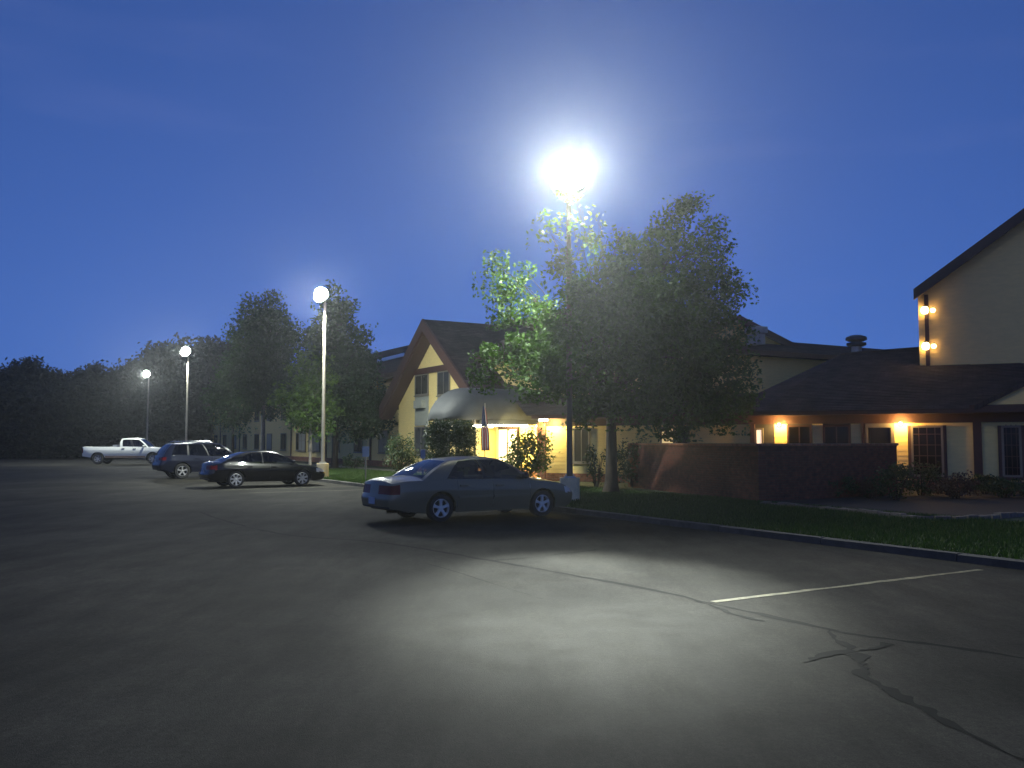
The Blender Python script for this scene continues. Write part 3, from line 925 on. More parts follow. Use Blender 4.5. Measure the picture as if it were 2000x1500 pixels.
b = MB(); b.box(L(AU, VG - 0.07, bz), (2 * bw, 0.12, 0.30), ax=(U, V, Z)); b.build('tie_beam', 'brown_trim', mot)
for (xa, xb) in ((812, 838), (856, 880)):
    ua, ub = u_at(xa, VG), u_at(xb, VG)
    Yd = L((ua + ub) / 2, VG).y
    zb, zt = zy(772, Yd), bz - 0.16
    window_on(mot, L(ua, VG - 0.02), -U, -V, ua - ub, zb, zt, pane='window_dim')
    b = MB(); b.box(L((ua + ub) / 2, VG - 0.03, (zb - 0.06 + 2.55) / 2), (ua - ub, 0.05, zb - 0.06 - 2.55), ax=(U, V, Z)); pn_ = b.build('spandrel_panel', 'panel_grey', mot)
    b = MB(); b.box(L((ua + ub) / 2, VG - 0.16, zb - 0.5), (1.05, 0.26, 0.42), ax=(U, V, Z)); b.build('air_conditioner', 'panel_grey', pn_)
    window_on(mot, L(ua, VG - 0.02), -U, -V, ua - ub, 0.95, 2.5, pane='window_dim')
# windows of the long wing
for k, uu in enumerate(np.arange(36.5, 88, 4.6)):
    for zb in (0.95, 3.6):
        window_on(mot, L(uu + 1.6, VF - 0.025), -U, -V, 1.6, zb, zb + 1.45, pane='window_dim' if k % 3 else 'curtain')
    if k % 2 == 0:
        b = MB(); b.box(L(uu + 3.1, VF - 0.03, 3.1), (0.22, 0.10, 5.3), ax=(U, V, Z)); b.build('trim_board', 'brown_trim', mot)
b = MB(); b.box(L(90.0, VF - 0.03, 3.1), (0.3, 0.12, 5.5), ax=(U, V, Z)); b.build('trim_board', 'brown_trim', mot)
# white curtained ground-floor panes seen under the trees
for xa, xb in ((586, 599), (605, 616)):
    ua, ub = u_at(xa, VF), u_at(xb, VF)
    window_on(mot, L(ua, VF - 0.03), -U, -V, ua - ub, 0.9, 2.6, pane='curtain', mull=0, rail=True)

# ------------------------------------------------------------------ restaurant wing (single storey) with tall gabled tower
SE = s_at(2075) + 7.0
res = thing('restaurant_building', 'long single-storey yellow wing with dark roof and tall gabled end', 'building', W(8, -3))
segs = [(1067, 1470), (1512, 1537), (1586, 1606), (1661, 1685), (1746, 1899), (1916, 2075)]
ZW = 2.32
for xa, xb in segs:
    sa, sb = s_at(xa), (SE if xb == 2075 else s_at(xb))
    z = 0.42
    while z < ZW - 0.01:
        b = MB(); lap_wall(b, W(sa), W(sb), z, min(z + 0.158, ZW), RN, 0.158, 0.009)
        b.build('siding_board', 'siding', res); z += 0.158
b = MB(); b.box(W(SE / 2, -0.10, 1.2), (SE, 0.12, 2.3), ax=(RD, RN, Z)); b.build('back_wall', 'interior', res)
b = MB(); b.box(W(SE / 2 - .1, -0.02, 0.2), (SE - 0.3, 0.16, 0.44), ax=(RD, RN, Z)); b.build('brick_base', 'brick_band', res, uvaxes=(tuple(RD), (0, 0, 1)))
b = MB(); b.box(W(SE / 2, -0.01, (ZW + 2.62) / 2), (SE + 0.2, 0.09, 2.62 - ZW), ax=(RD, RN, Z)); b.build('frieze', 'brown_trim', res)
b = MB(); b.box(W(SE / 2, 0.33, 2.635), (SE + 0.6, 0.62, 0.03), ax=(RD, RN, Z)); b.build('soffit', 'brown_trim', res)
b = MB(); b.box(W(SE / 2, 0.66, 2.69), (SE + 0.6, 0.05, 0.16), ax=(RD, RN, Z)); b.build('fascia', 'brown_trim', res)
for xa, xb in ((1466, 1474), (1682, 1688), (1899, 1916)):
    sa, sb = s_at(xa), s_at(xb)
    b = MB(); b.box(W((sa + sb) / 2, 0.03, 1.2), (sb - sa, 0.14, 2.25), ax=(RD, RN, Z)); b.build('post', 'brown_trim', res)
def rwin(xa, xb, ya, yb, **k):
    sa, sb = s_at(xa), s_at(xb); Yd = W((sa + sb) / 2).y
    return window_on(res, W(sa, 0.022), RD, RN, sb - sa, zy(yb, Yd), min(zy(ya, Yd), ZW - .01), **k)
rwin(1120, 1153, 835, 904, pane='window_dim', mull=1)
rwin(1290, 1318, 834, 900, pane='lit_room_amber', mull=0)
rwin(1320, 1347, 834, 900, pane='window_dark', mull=0)
rwin(1474, 1491, 836, 940, pane='lit_room', mull=0, rail=True)
rwin(1537, 1585, 830, 940, pane='window_dark', trim='brown_trim', mull=1)
rwin(1607, 1660, 830, 940, pane='window_dark', trim='brown_trim', mull=1)
rwin(1778, 1841, 831, 931, pane='window_dark', mull=0, outer='brown_trim')
rwin(1954, 1993, 831, 932, pane='window_dark', mull=0, outer='brown_trim')
rwin(2020, 2060, 831, 932, pane='window_dark', mull=0, outer='brown_trim')
# lattice bars in the big windows
for xa, xb in ((1778, 1841), (1954, 1993)):
    sa, sb = s_at(xa), s_at(xb); b = MB()
    for k in range(1, 4):
        x = sa + (sb - sa) * k / 4; b.box(W(x, 0.065, 1.36), (0.025, 0.02, 1.75), ax=(RD, RN, Z))
    for k in range(1, 5):
        b.box(W((sa + sb) / 2, 0.0655, 0.5 + k * 0.36), (sb - sa - 0.1, 0.02, 0.025), ax=(RD, RN, Z))
    b.build('lattice', 'brown_trim', res)
# door beside the lamp
sa, sb = s_at(1690), s_at(1746)
b = MB()
for x0, x1 in ((sa, sa + 0.07), (sb - 0.10, sb)):
    b.box(W((x0 + x1) / 2, 0.03, 1.14), (x1 - x0, 0.14, 2.2), ax=(RD, RN, Z))
b.box(W((sa + sb) / 2, 0.03, 2.24), (sb - sa, 0.138, 0.14), ax=(RD, RN, Z)); df = b.build('door_frame', 'white_trim', res)
b = MB(); b.box(W((sa + sb) / 2, 0.0, 1.1), (sb - sa - 0.29, 0.06, 2.12), ax=(RD, RN, Z)); dr = b.build('door', 'window_dark', res)
b = MB(); b.box(W(sb - 0.24, 0.06, 1.05), (0.03, 0.05, 0.22), ax=(RD, RN, Z)); b.build('handle', 'chrome', dr)
# small corner column at the entrance
b = MB(); b.box(W(-0.12, 0.02, 1.22), (0.34, 0.34, 2.44), ax=(RD, RN, Z)); b.build('brick_column', 'brick_band', res, uvaxes=(tuple(RD + RN), (0, 0, 1)))

b = MB(); lap_wall(b, W(SE), W(SE, -9.0), 0.0, 2.62, RD, 0.2); b.build('end_wall', 'siding', res)
# roof of the wing
s1 = s_at(1480, 0.7)
E0, E1, E2 = W(-0.5, 0.7, 2.74), W(s1, 0.7, 2.74), W(SE + 4, 0.7, 2.74)
T0 = L(22.0, VF - 0.02, 4.55)
K1 = at(1640, 693, 39.0)
wn_up = upn(E1, E2, K1)
K2 = on_plane(1800, 681, E1, wn_up)
K3 = K2 + (K2 - K1) * 3.0
T1 = on_plane(1478, 769, E1, wn_up)
b = MB()
courses(b, E1, E2, K3, K1, 44, wn_up)
b.build('roof', 'shingle', res, uvaxes=(tuple(RD), tuple(-RN * 0.9 + Z * 0.4)))
b = MB()
courses(b, E0, E1, T1, T0, 24, upn(E0, E1, T0))
courses(b, E1 , E1 + (T1 - E1) * 0.0 , K1, T1, 1, Z)
b.build('lobby_roof', 'shingle', res, uvaxes=(tuple(RD), tuple(-RN * 0.9 + Z * 0.4)))
# fill between lobby roof and wing roof, hips as raised caps
b = MB(); b.add([E1 - Z * .01, K1 - Z * .01, T1 - Z * .01], [(0, 1, 2)])
b.add([T1, K1, K1 + Vector((2, 6, -2.6)), T1 + Vector((2, 6, -1.8))], [(0, 1, 2, 3)])
b.build('roof_infill', 'shingle', res, uvaxes=(tuple(RD), tuple(-RN * 0.9 + Z * 0.4)))
b = MB(); b.tube([K1, K2, K3], 0.09, 8); b.build('ridge_cap', 'shingle', res, uvaxes=(tuple(RD), (0, 0, 1)))
b = MB(); b.add([K1, K3, K3 + Vector((5, 9, -3.4)), K1 + Vector((5, 9, -3.4))], [(0, 1, 2, 3)]); b.build('rear_slope', 'shingle', res, uvaxes=(tuple(RD), (0, 0, 1)))
# mushroom ventilator on the ridge
vb = at(1673, 690, 39.5)
b = MB()
b.lathe([(0.22, -0.5), (0.22, 0.34), (0.24, 0.36)], vb, seg=18); 
vent = b.build('roof_vent', 'galvanised', res, smooth=True)
b = MB(); b.lathe([(0.30, 0.30), (0.42, 0.36), (0.42, 0.46), (0.30, 0.48)], vb, seg=18); b.lathe([(0.24, 0.48), (0.24, 0.54)], vb, seg=18)
b.lathe([(0.34, 0.54), (0.46, 0.60), (0.44, 0.72), (0.25, 0.80), (0.05, 0.83)], vb, seg=18); b.build('cowl', 'lamp_housing', vent, smooth=True)
# tall gabled tower rising behind the roof
A1 = on_plane(1812, 714, E1, wn_up); A2 = on_plane(2000, 689, E1, wn_up)
td = Vector((math.cos(R(-31)), math.sin(R(-31)), 0)); tnr = Vector((td.y, -td.x, 0))
print('TOWER', A1, A2, math.degrees(math.atan2(td.y, td.x)), 'K', K1, K2, 'E', E1, E2, T1)
A1g = Vector((A1.x, A1.y, 0)); P1 = A1g - td * 0.28
C0 = on_plane(1797, 590, A1g, tnr); CZ = C0.z
S1 = on_plane(1785, 572, A1g + tnr * 0.45, tnr); S2 = on_plane(2000, 415, A1g + tnr * 0.45, tnr)
rk = (S2.z - S1.z) / (Vector((S2.x - S1.x, S2.y - S1.y)).length)
print('rake', math.degrees(math.atan(rk)), 'eave z', S1.z, 'corner z', CZ)
TW = 9.0
b = MB()
pe = (P1 - S1); pe.z = 0; ov = pe.dot(td)
z0c = S1.z + rk * ov - 0.12
zlo = min(A1.z, A2.z) - 2.2
nb = 60
lo = []
b.slab([P1 + Z * zlo, P1 + td * TW + Z * zlo, P1 + td * TW + Z * z0c, P1 + td * TW / 2 + Z * (z0c + rk * TW / 2), P1 + Z * z0c], 0.1, -tnr)
z = zlo
while z < z0c + rk * TW / 2 - 0.3:
    xx = max(0.0, (z + 0.19 - z0c) / rk)
    if TW / 2 - xx > 0.2: lap_wall(b, P1 + td * xx + tnr * 0.003, P1 + td * (TW - xx) + tnr * 0.003, z, z + 0.19, tnr, 0.19)
    z += 0.19
lap_wall(b, P1 - tnr * 12, P1, zlo, z0c, -td, 0.19)
tow = b.build('tower_wall', 'siding_pale', res)
for s_ in (0, 1):
    base = P1 + td * (TW * s_); dd = td * (1 - 2 * s_)
    x0 = -ov if s_ == 0 else -0.5
    pa = base + dd * x0 + Z * (z0c + 0.22 + rk * x0) + tnr * 0.55
    pb = P1 + td * TW / 2 + Z * (z0c + 0.22 + rk * TW / 2) + tnr * 0.55
    b = MB(); b.slab([pa, pb, pb - tnr * 13, pa - tnr * 13], 0.14); b.build('tower_roof', 'shingle', res, uvaxes=(tuple(tnr), tuple(td)))
    b = MB(); b.hexa([pa + Z * .03 + tnr * .06, pb + Z * .03 + tnr * .06, pb + Z * .03 - tnr * .03 , pa + Z * .03 - tnr * .03], [pa - Z * .40 + tnr * .06, pb - Z * .40 + tnr * .06, pb - Z * .40 - tnr * .03, pa - Z * .40 - tnr * .03]); b.build('bargeboard', 'brown_trim', res)
    b = MB(); b.hexa([pa - Z * .16 - tnr * .03, pb - Z * .16 - tnr * .03, pb - Z * .16 - tnr * .54, pa - Z * .16 - tnr * .54], [pa - Z * .24 - tnr * .03, pb - Z * .24 - tnr * .03, pb - Z * .24 - tnr * .54, pa - Z * .24 - tnr * .54]); b.build('soffit', 'brown_trim', res)
# corner board of the tower
b = MB(); b.box(P1 + td * 0.30 + tnr * 0.06 + Z * (zlo + z0c) / 2, (0.14, 0.1, z0c - zlo), ax=(td, tnr, Z)); b.build('corner_board', 'brown_trim', res)
# little gable over the right-hand window
ga = s_at(1925, 0.75); gz = 2.86
g0, g1, g2 = W(ga, 0.78, gz), W(ga + 5.2, 0.78, gz), W(ga + 2.6, 0.78, gz + 1.35)
b = MB(); b.slab([g0, g1, g2], 0.08, -RN); gl = b.build('gable_panel', 'siding_pale', res)
b = MB(); b.box(W(ga + 2.5, 0.80, 2.74), (5.9, 0.12, 0.24), ax=(RD, RN, Z)); b.build('gable_beam', 'brown_trim', gl)
b = MB()
for a_, c_ in ((g0, g2), (g1, g2)):
    d_ = (a_ - c_).normalized() * 0.35
    b.slab([a_ + d_ + RN * .12 + Z * .14, c_ + RN * .12 + Z * .14, c_ - RN * 3 + Z * .14, a_ + d_ - RN * 3 + Z * .14], 0.16)
b.build('gable_roof', 'shingle', gl, uvaxes=(tuple(RN), tuple(RD)))

# ------------------------------------------------------------------ entrance canopy
can = thing('entrance_canopy', 'grey rounded fabric canopy lit from below at the motel entrance', 'canopy', L(19.3, 7.0, 0))
b = MB()
cu, hw, zb, hh = 19.35, 1.78, 2.62, 1.45
nv, na = 26, 22
vs_, fs_ = [], []
for i in range(nv + 1):
    v_ = 4.55 + (VF - 0.05 - 4.55) * (i / nv)
    k = 1.0 if v_ > 6.0 else math.sqrt(max(0.0, 1 - ((6.0 - v_) / 1.46) ** 2))
    for j in range(na + 1):
        a = math.pi * j / na
        e = 0.72
        cx, sz = math.copysign(abs(math.cos(a)) ** e, math.cos(a)), abs(math.sin(a)) ** e
        vs_.append(L(cu - hw * k * cx, v_, zb + hh * (0.25 + 0.75 * k) * sz * (k if k < 1 else 1)))
for i in range(nv):
    for j in range(na):
        n = na + 1
        fs_.append((i * n + j, i * n + j + 1, (i + 1) * n + j + 1, (i + 1) * n + j))
b.add(vs_, fs_); fab = b.build('fabric', 'awning', can, smooth=True)
md = fab.modifiers.new('thick', 'SOLIDIFY'); md.thickness = 0.03
b = MB(); b.box(L(cu - hw + 0.02, 7.7, zb - 0.1), (0.05, 3.5, 0.2), ax=(U, V, Z)); b.box(L(cu + hw - 0.02, 7.7, zb - 0.1), (0.05, 3.5, 0.2), ax=(U, V, Z)); b.build('valance', 'awning', can)
for (uu, vv) in ((cu - hw + 0.1, 5.75), (cu + hw - 0.1, 5.75)):
    b = MB(); b.tube([L(uu, vv, 0.1), L(uu, vv, zb)], 0.05, 10); b.build('post', 'white_trim', can, smooth=True)
for vv in (6.2, 7.4, 8.6):
    b = MB(); pts = [L(cu - hw * .97 * math.copysign(abs(math.cos(a)) ** .72, math.cos(a)), vv, zb + hh * .96 * abs(math.sin(a)) ** .72) for a in np.linspace(0, math.pi, 14)]
    b.tube(pts, 0.022, 6); b.build('rib', 'galvanised', can)
b = MB(); b.box(L(cu - hw - 0.03, 6.75, zb - 0.24), (0.09, 3.1, 0.075), ax=(U, V, Z)); b.build('light_tube', 'tube', can)
b = MB(); b.box(L(cu - hw - 0.03, 8.95, zb - 0.24), (0.16, 0.35, 0.10), ax=(U, V, Z)); b.build('light_tube', 'tube', can)
b = MB(); b.box(L(cu + hw - 0.05, 7.2, zb - 0.24), (0.09, 2.6, 0.075), ax=(U, V, Z)); b.build('light_tube', 'tube', can)
light('canopy_light', 'AREA', L(cu, 7.6, zb - 0.05), 560, (1.0, 0.80, 0.28), can, size=(2.6, 2.6), target=L(cu, 7.6, 0))
light('canopy_light', 'AREA', L(cu - hw - 0.1, 6.6, 2.25), 420, (1.0, 0.80, 0.28), can, size=(2.2, 0.2), target=L(16.2, 9.0, 0.9))
b = MB(); b.box(W(0.12, 0.42, 2.56), (0.34, 0.16, 0.09), ax=(RD, RN, Z)); b.build('light_tube', 'tube', can)
light('canopy_light', 'POINT', W(0.35, 0.48, 2.42), 190, (1.0, 0.80, 0.28), can, radius=0.1)
# lit entrance wall and door under the canopy
b = MB(); sl_ = 0.2
lap_wall(b, L(21.6, VF - 0.6), L(15.3, VF - 0.6), 0.45, 2.9, -V, 0.2)
b.box(L(18.4, VF - 0.5, 1.6), (6.4, 0.1, 2.9), ax=(U, V, Z)); b.build('entrance_wall', 'siding', mot)
b = MB(); b.box(L(18.4, VF - 0.62, 0.22), (6.4, 0.14, 0.5), ax=(U, V, Z)); b.build('brick_base', 'brick_band', mot, uvaxes=(tuple(U), (0, 0, 1)))
b = MB(); b.box(L(20.2, VF - 0.64, 1.25), (1.9, 0.08, 2.3), ax=(U, V, Z)); df = b.build('entrance_door', 'brown_trim', mot)
for du in (-0.45, 0.45):
    b = MB(); b.box(L(20.2 + du, VF - 0.70, 1.3), (0.72, 0.05, 1.9), ax=(U, V, Z)); b.build('pane', 'lit_room_amber', df)

# ------------------------------------------------------------------ brick screen wall round the patio
FC, FL_ = gp(1485, 980, 0.1), gp(1232, 951, 0.1)
FR = FC + V * 5.6
scr = thing('brick_screen_wall', 'low dark red brick wall enclosing the patio beside the shade tree', 'wall', (FC.x, FC.y, 0.08))
for a_, c_ in ((FL_, FC), (FC, FR)):
    d_ = (c_ - a_); d_.z = 0; dn = d_.normalized(); nn = Vector((dn.y, -dn.x, 0)); ln = d_.length
    e_ = 0.11 if a_ is FL_ else -0.115
    b = MB(); b.box((a_ + c_) / 2 * 1.0 + dn * (e_ / 2) + Z * (0.82 - 0.1), (ln + e_, 0.22, 1.52), ax=(dn, nn, Z)); b.build('wall', 'brick', scr, uvaxes=(tuple(dn), (0, 0, 1)))
    n = int(ln / 0.42)
    for k in range(n):
        b = MB(); b.box(a_ + d_ * ((k + .5) / n) + dn * (e_ / 2) + Z * (1.53 - 0.0 - 0.02), (ln / n - 0.008 + e_ / n, 0.27, 0.07), ax=(dn, nn, Z)); b.build('coping_brick', 'brick_band', scr, uvaxes=(tuple(dn), (0, 0, 1)))

# ------------------------------------------------------------------ vehicles
def interp(keys, xs, sig=0.06):
    k = np.array(keys); o = np.linspace(-2, 2, 9); w_ = np.exp(-o * o / 2); w_ /= w_.sum()
    return sum(wi * np.interp(xs + oi * sig, k[:, 0], k[:, 1]) for wi, oi in zip(w_, o))

def wheel(car, x, side, y, r, width, rimm, spokes=5, rim_r=0.66):
    """tyre and alloy rim; side = +1 / -1"""
    e = bpy.data.objects.new('wheel', None); COL.objects.link(e); e.parent = car
    e.location = (x, y, r)
    rr = r * rim_r
    h = width / 2
    b = MB()
    b.lathe([(rr * 0.98, -h * .8), (rr * 1.05, -h), (r * .93, -h * .98), (r * .985, -h * .75), (r, -h * .4), (r, h * .4), (r * .985, h * .75), (r * .93, h * .98), (rr * 1.05, h), (rr * .98, h * .8)], (0, 0, 0), 'Y', 36, closed=True)
    b.build('tyre', 'tyre', e, smooth=True, local=True)
    b = MB()
    s = side
    b.lathe([(rr * .99, -h * .7), (rr * .99, h * .82 * 1), (rr * .93, h * .86), (rr * .90, h * .55), (rr * .90, -h * .7)] if s > 0 else
            [(rr * .99, h * .7), (rr * .99, -h * .82), (rr * .93, -h * .86), (rr * .90, -h * .55), (rr * .90, h * .7)], (0, 0, 0), 'Y', 36, closed=True)
    yo = s * h * 0.74
    b.lathe([(0.001, yo + s * .012), (rr * .16, yo + s * .012), (rr * .26, yo), (rr * .27, yo - s * .05)], (0, 0, 0), 'Y', 20)
    for k in range(spokes):
        a = 2 * math.pi * k / spokes + 0.3
        for (w0, w1, r0, r1) in ((rr * .17, rr * .14, rr * .18, rr * .6), (rr * .14, rr * .24, rr * .55, rr * .95)):
            ca, sa = math.cos(a), math.sin(a)
            P = lambda rad, off, yy: (ca * rad - sa * off, yy, sa * rad + ca * off)
            b.hexa([P(r0, -w0, yo - s * .035), P(r1, -w1, yo - s * .03), P(r1, w1, yo - s * .03), P(r0, w0, yo - s * .035)],
                   [P(r0, -w0 * .8, yo + s * .006), P(r1, -w1 * .85, yo + s * .012), P(r1, w1 * .85, yo + s * .012), P(r0, w0 * .8, yo + s * .006)])
    b.build('rim', rimm, e, smooth=True, local=True)
    b = MB(); b.lathe([(0.001, yo - s * .07), (rr * .9, yo - s * .07), (rr * .9, yo - s * .10)], (0, 0, 0), 'Y', 24); b.build('brake_disc', 'underbody', e, local=True)
    return e

def split_islands(o):
    """each connected piece of a mesh becomes an object of its own under the same parent"""
    bm = bmesh.new(); bm.from_mesh(o.data); bm.faces.ensure_lookup_table()
    seen, isl = set(), []
    for f in bm.faces:
        if f.index in seen: continue
        st, grp = [f], []
        seen.add(f.index)
        while st:
            g = st.pop(); grp.append(g.index)
            for e in g.edges:
                for h in e.link_faces:
                    if h.index not in seen: seen.add(h.index); st.append(h)
        isl.append(set(grp))
    for k, grp in enumerate(isl[1:] + isl[:1]):
        b2 = bm.copy(); b2.faces.ensure_lookup_table()
        bmesh.ops.delete(b2, geom=[f for f in b2.faces if f.index not in grp], context='FACES')
        if k < len(isl) - 1:
            me = bpy.data.meshes.new(o.name); b2.to_mesh(me); me.materials.append(o.data.materials[0])
            c = bpy.data.objects.new(o.name.split('.')[0], me); COL.objects.link(c); c.parent = o.parent
        else: b2.to_mesh(o.data)
        b2.free()
    bm.free()

def make_car(name, label, cat, loc, yaw, P):
    car = thing(name, label, cat, loc, yaw)
    wb, r, Wd = P['wb'], P['r'], P['W'] / 2
    xr, xf = P['xr'], P['xf']
    sill = P.get('sill', 0.24)
    Ra = r * P.get('arch', 1.16)
    ax = [-wb / 2, wb / 2]
    doors = P['doors']                                 # (x0, x1) front-to-rear door ranges
    gap = 0.007
    xs = set(np.round(np.arange(xr, xf + 1e-6, 0.045), 4).tolist()) | {xr, xf}
    for e in (0.008, 0.02, 0.04, 0.07, 0.11):
        xs |= {xr + e, xf - e}
    for a in ax:
        for t in np.linspace(0, math.pi, 25): xs.add(round(a + Ra * math.cos(t), 4))
        xs |= {round(a - Ra - 0.004, 4), round(a + Ra + 0.004, 4)}
    for d0, d1 in doors:
        for x in (d0, d1): xs |= {round(x - gap / 2, 4), round(x + gap / 2, 4)}
    xs = np.array(sorted(xs))
    keep = np.concatenate([[True], np.diff(xs) > 0.0025]); xs = xs[keep]
    N = len(xs)
    zs = interp(P['shoulder'], xs); zt = np.maximum(interp(P['deck'], xs), zs + 0.01)
    zl = interp(P['low'], xs, 0.03)
    e0 = np.minimum(xs - xr, xf - xs)
    tap = 1 - P.get('taper', 0.16) * np.clip(1 - e0 / P.get('taplen', 0.6), 0, 1) ** 2.0 - 0.035 * np.clip(1 - e0 / 0.07, 0, 1) ** 2
    w = Wd * tap
    arch = np.zeros(N)
    for a in ax:
        d = Ra * Ra - (xs - a) ** 2
        arch = np.maximum(arch, np.where(d > 0, r + np.sqrt(np.maximum(d, 0)), 0))
    low = np.maximum(zl, arch)
    ns, nt = 14, 8
    pts = np.zeros((N, ns + nt + 1, 3))
    for i in range(N):
        for q in range(ns + 1):
            t = q / ns
            z = low[i] + (zs[i] - low[i]) * t
            h = np.clip((z - sill) / max(0.05, zs[i] - sill), 0, 1)
            prof = 0.935 + 0.065 * math.sin(min(1.0, h / 0.62) * math.pi / 2) - 0.050 * max(0, (h - 0.62) / 0.38) ** 1.8
            prof += P.get('crease', 0.006) * math.exp(-((h - 0.70) / 0.05) ** 2)
            y = w[i] * prof
            x = xs[i]
            B = np.clip(1 - (x - xr) / 0.55, 0, 1) ** 2; x = x + B * np.interp(z, *zip(*P['rear_warp']))
            B = np.clip(1 - (xf - xs[i]) / 0.55, 0, 1) ** 2; x = x + B * np.interp(z, *zip(*P['front_warp']))
            pts[i, q] = (x, y, z)
        for q in range(1, nt + 1):
            t = q / nt
            y = pts[i, ns, 1] * (1 - t)
            z = zs[i] + (zt[i] - zs[i]) * (1 - (1 - t) ** 2.4)
            if P.get('bed') and P['bed'][0] < xs[i] < P['bed'][1] and t > 0.1:
                z = zs[i] - 0.46
            pts[i, ns + q] = (pts[i, ns, 0], y, z)
    Ax0, Ax1, Cx0, Cx1 = P['A'][0], P['A'][1], P['C'][0], P['C'][1]
    M = {k: MB() for k in ('body', 'interior', 'taillight', 'headlight', 'black')}
    D = {}
    T = ns + nt + 1
    for sy in (1, -1):
        idx = {}
        def vid(mb, key, i, q):
            k_ = (key, i, q)
            if k_ not in idx:
                p = pts[i, q]; idx[k_] = len(mb.v); mb.v.append((p[0], p[1] * sy, p[2]))
            return idx[k_]
        for i in range(N - 1):
            xm = (xs[i] + xs[i + 1]) / 2
            for q in range(T - 1):
                zc = pts[i:i + 2, q:q + 2, 2].mean()
                key, mb = 'body', M['body']
                if q >= ns:
                    if Cx0 + 0.10 < xm < Ax0 - 0.10: key, mb = 'interior', M['interior']
                    elif P.get('bed') and P['bed'][0] < xm < P['bed'][1] and q > ns: key, mb = 'black', M['black']
                else:
                    onseam = any(abs(xm - x) < gap * 0.6 for dd in doors for x in dd) and zc > sill + 0.10 and arch[i] < 0.2
                    if onseam: continue
                    for k_, (d0, d1) in enumerate(doors):
                        if d0 < xm < d1 and q >= 2:
                            key = ('door', k_, sy)
                            mb = D.setdefault(key, MB())
                    tl, hl = P['tail'], P['head']
                    if xm < xr + tl[0] and tl[1] < zc < tl[2]: key, mb = ('t', sy), M['taillight']
                    if xm > xf - hl[0] and hl[1] < zc < hl[2]: key, mb = ('h', sy), M['headlight']
                a_, b_, c_, d_ = vid(mb, key, i, q), vid(mb, key, i + 1, q), vid(mb, key, i + 1, q + 1), vid(mb, key, i, q + 1)
                mb.f.append((a_, b_, c_, d_))
    # end caps
    for end, i in (('r', 0), ('f', N - 1)):
        K = 10
        sg = -1 if end == 'r' else 1
        grid = []
        for q in range(ns + 1):
            row = []
            for k in range(-K, K + 1):
                f_ = k / K
                row.append(Vector((pts[i, q, 0] + sg * 0.07 * (1 - f_ * f_), pts[i, q, 1] * f_, pts[i, q, 2])))
            grid.append(row)
        top = []
        for k in range(-K, K + 1):
            f_ = abs(k / K); t = 1 - f_
            z = zs[i] + (zt[i] - zs[i]) * (1 - (1 - t) ** 2.4)
            top.append(Vector((pts[i, ns, 0] + sg * 0.02 * (1 - f_ * f_), pts[i, ns, 1] * k / K, z + 0.001)))
        grid.append(top)
        for q in range(ns + 1):
            for k in range(2 * K):
                c4 = [grid[q][k], grid[q][k + 1], grid[q + 1][k + 1], grid[q + 1][k]]
                zc = sum(p.z for p in c4) / 4; fr = abs((k + .5) / K - 1)
                mb = M['body']
                if end == 'r':
                    if P['tail'][1] < zc < P['tail'][2] and fr > P.get('tail_in', 0.45): mb = M['taillight']
                    elif zc < sill + 0.12: mb = M['black']
                else:
                    if P['head'][1] < zc < P['head'][2] and fr > 0.52: mb = M['headlight']
                    elif P['head'][1] - 0.05 < zc < P['head'][2] and fr < 0.45: mb = M['black']
                    elif zc < sill + 0.14: mb = M['black']
                mb.add(c4, [(0, 1, 2, 3)])
    # greenhouse
    yb_ = lambda x: float(np.interp(x, xs, w)) * 0.945
    zb_ = lambda x: float(np.interp(x, xs, zs))
    ns2, nt2 = 48, 14
    sk = sorted(set(np.linspace(0, 1, ns2).tolist()) | {s for wn_ in P['windows'] for s in wn_})
    tk = sorted(set(np.linspace(0, 1, nt2).tolist()) | {0.05, P.get('wtop', 0.88)})
    yr = P['yroof'] * Wd
    def side_pt(s, t):
        xb = Ax0 + (Cx0 - Ax0) * s; xt = Ax1 + (Cx1 - Ax1) * s
        x = xb + (xt - xb) * t
        zb, zr = zb_(xb) - 0.004, interp(P['roof'], np.array([xt]))[0]
        bow = math.sin(math.pi * t)
        y = yb_(xb) + (yr - yb_(xb)) * (0.35 * t + 0.65 * t * t)
        z = zb + (zr - zb) * (t + 0.05 * bow)
        # windscreen and backlight pillars curve over at the top
        return Vector((x + 0.05 * bow * (1 - 2 * s), y, z))
    glass = {}
    for sy in (1, -1):
        for a in range(len(sk) - 1):
            for c in range(len(tk) - 1):
                sm, tm = (sk[a] + sk[a + 1]) / 2, (tk[c] + tk[c + 1]) / 2
                q4 = [side_pt(sk[a], tk[c]), side_pt(sk[a + 1], tk[c]), side_pt(sk[a + 1], tk[c + 1]), side_pt(sk[a], tk[c + 1])]
                q4 = [Vector((p.x, p.y * sy, p.z)) for p in q4]
                mb = M['body']
                for k_, (s0, s1) in enumerate(P['windows']):
                    if s0 < sm < s1 and 0.05 < tm < P.get('wtop', 0.88):
                        mb = glass.setdefault((k_, sy), MB())
                        inn = Vector((0, -0.012 * sy, 0)); q4 = [p + inn for p in q4]
                        break
                else:
                    if P['windows'][0][0] < sm < P['windows'][-1][1] and 0.05 < tm < P.get('wtop', 0.88): mb = M['black']
                mb.add(q4, [(0, 1, 2, 3)])
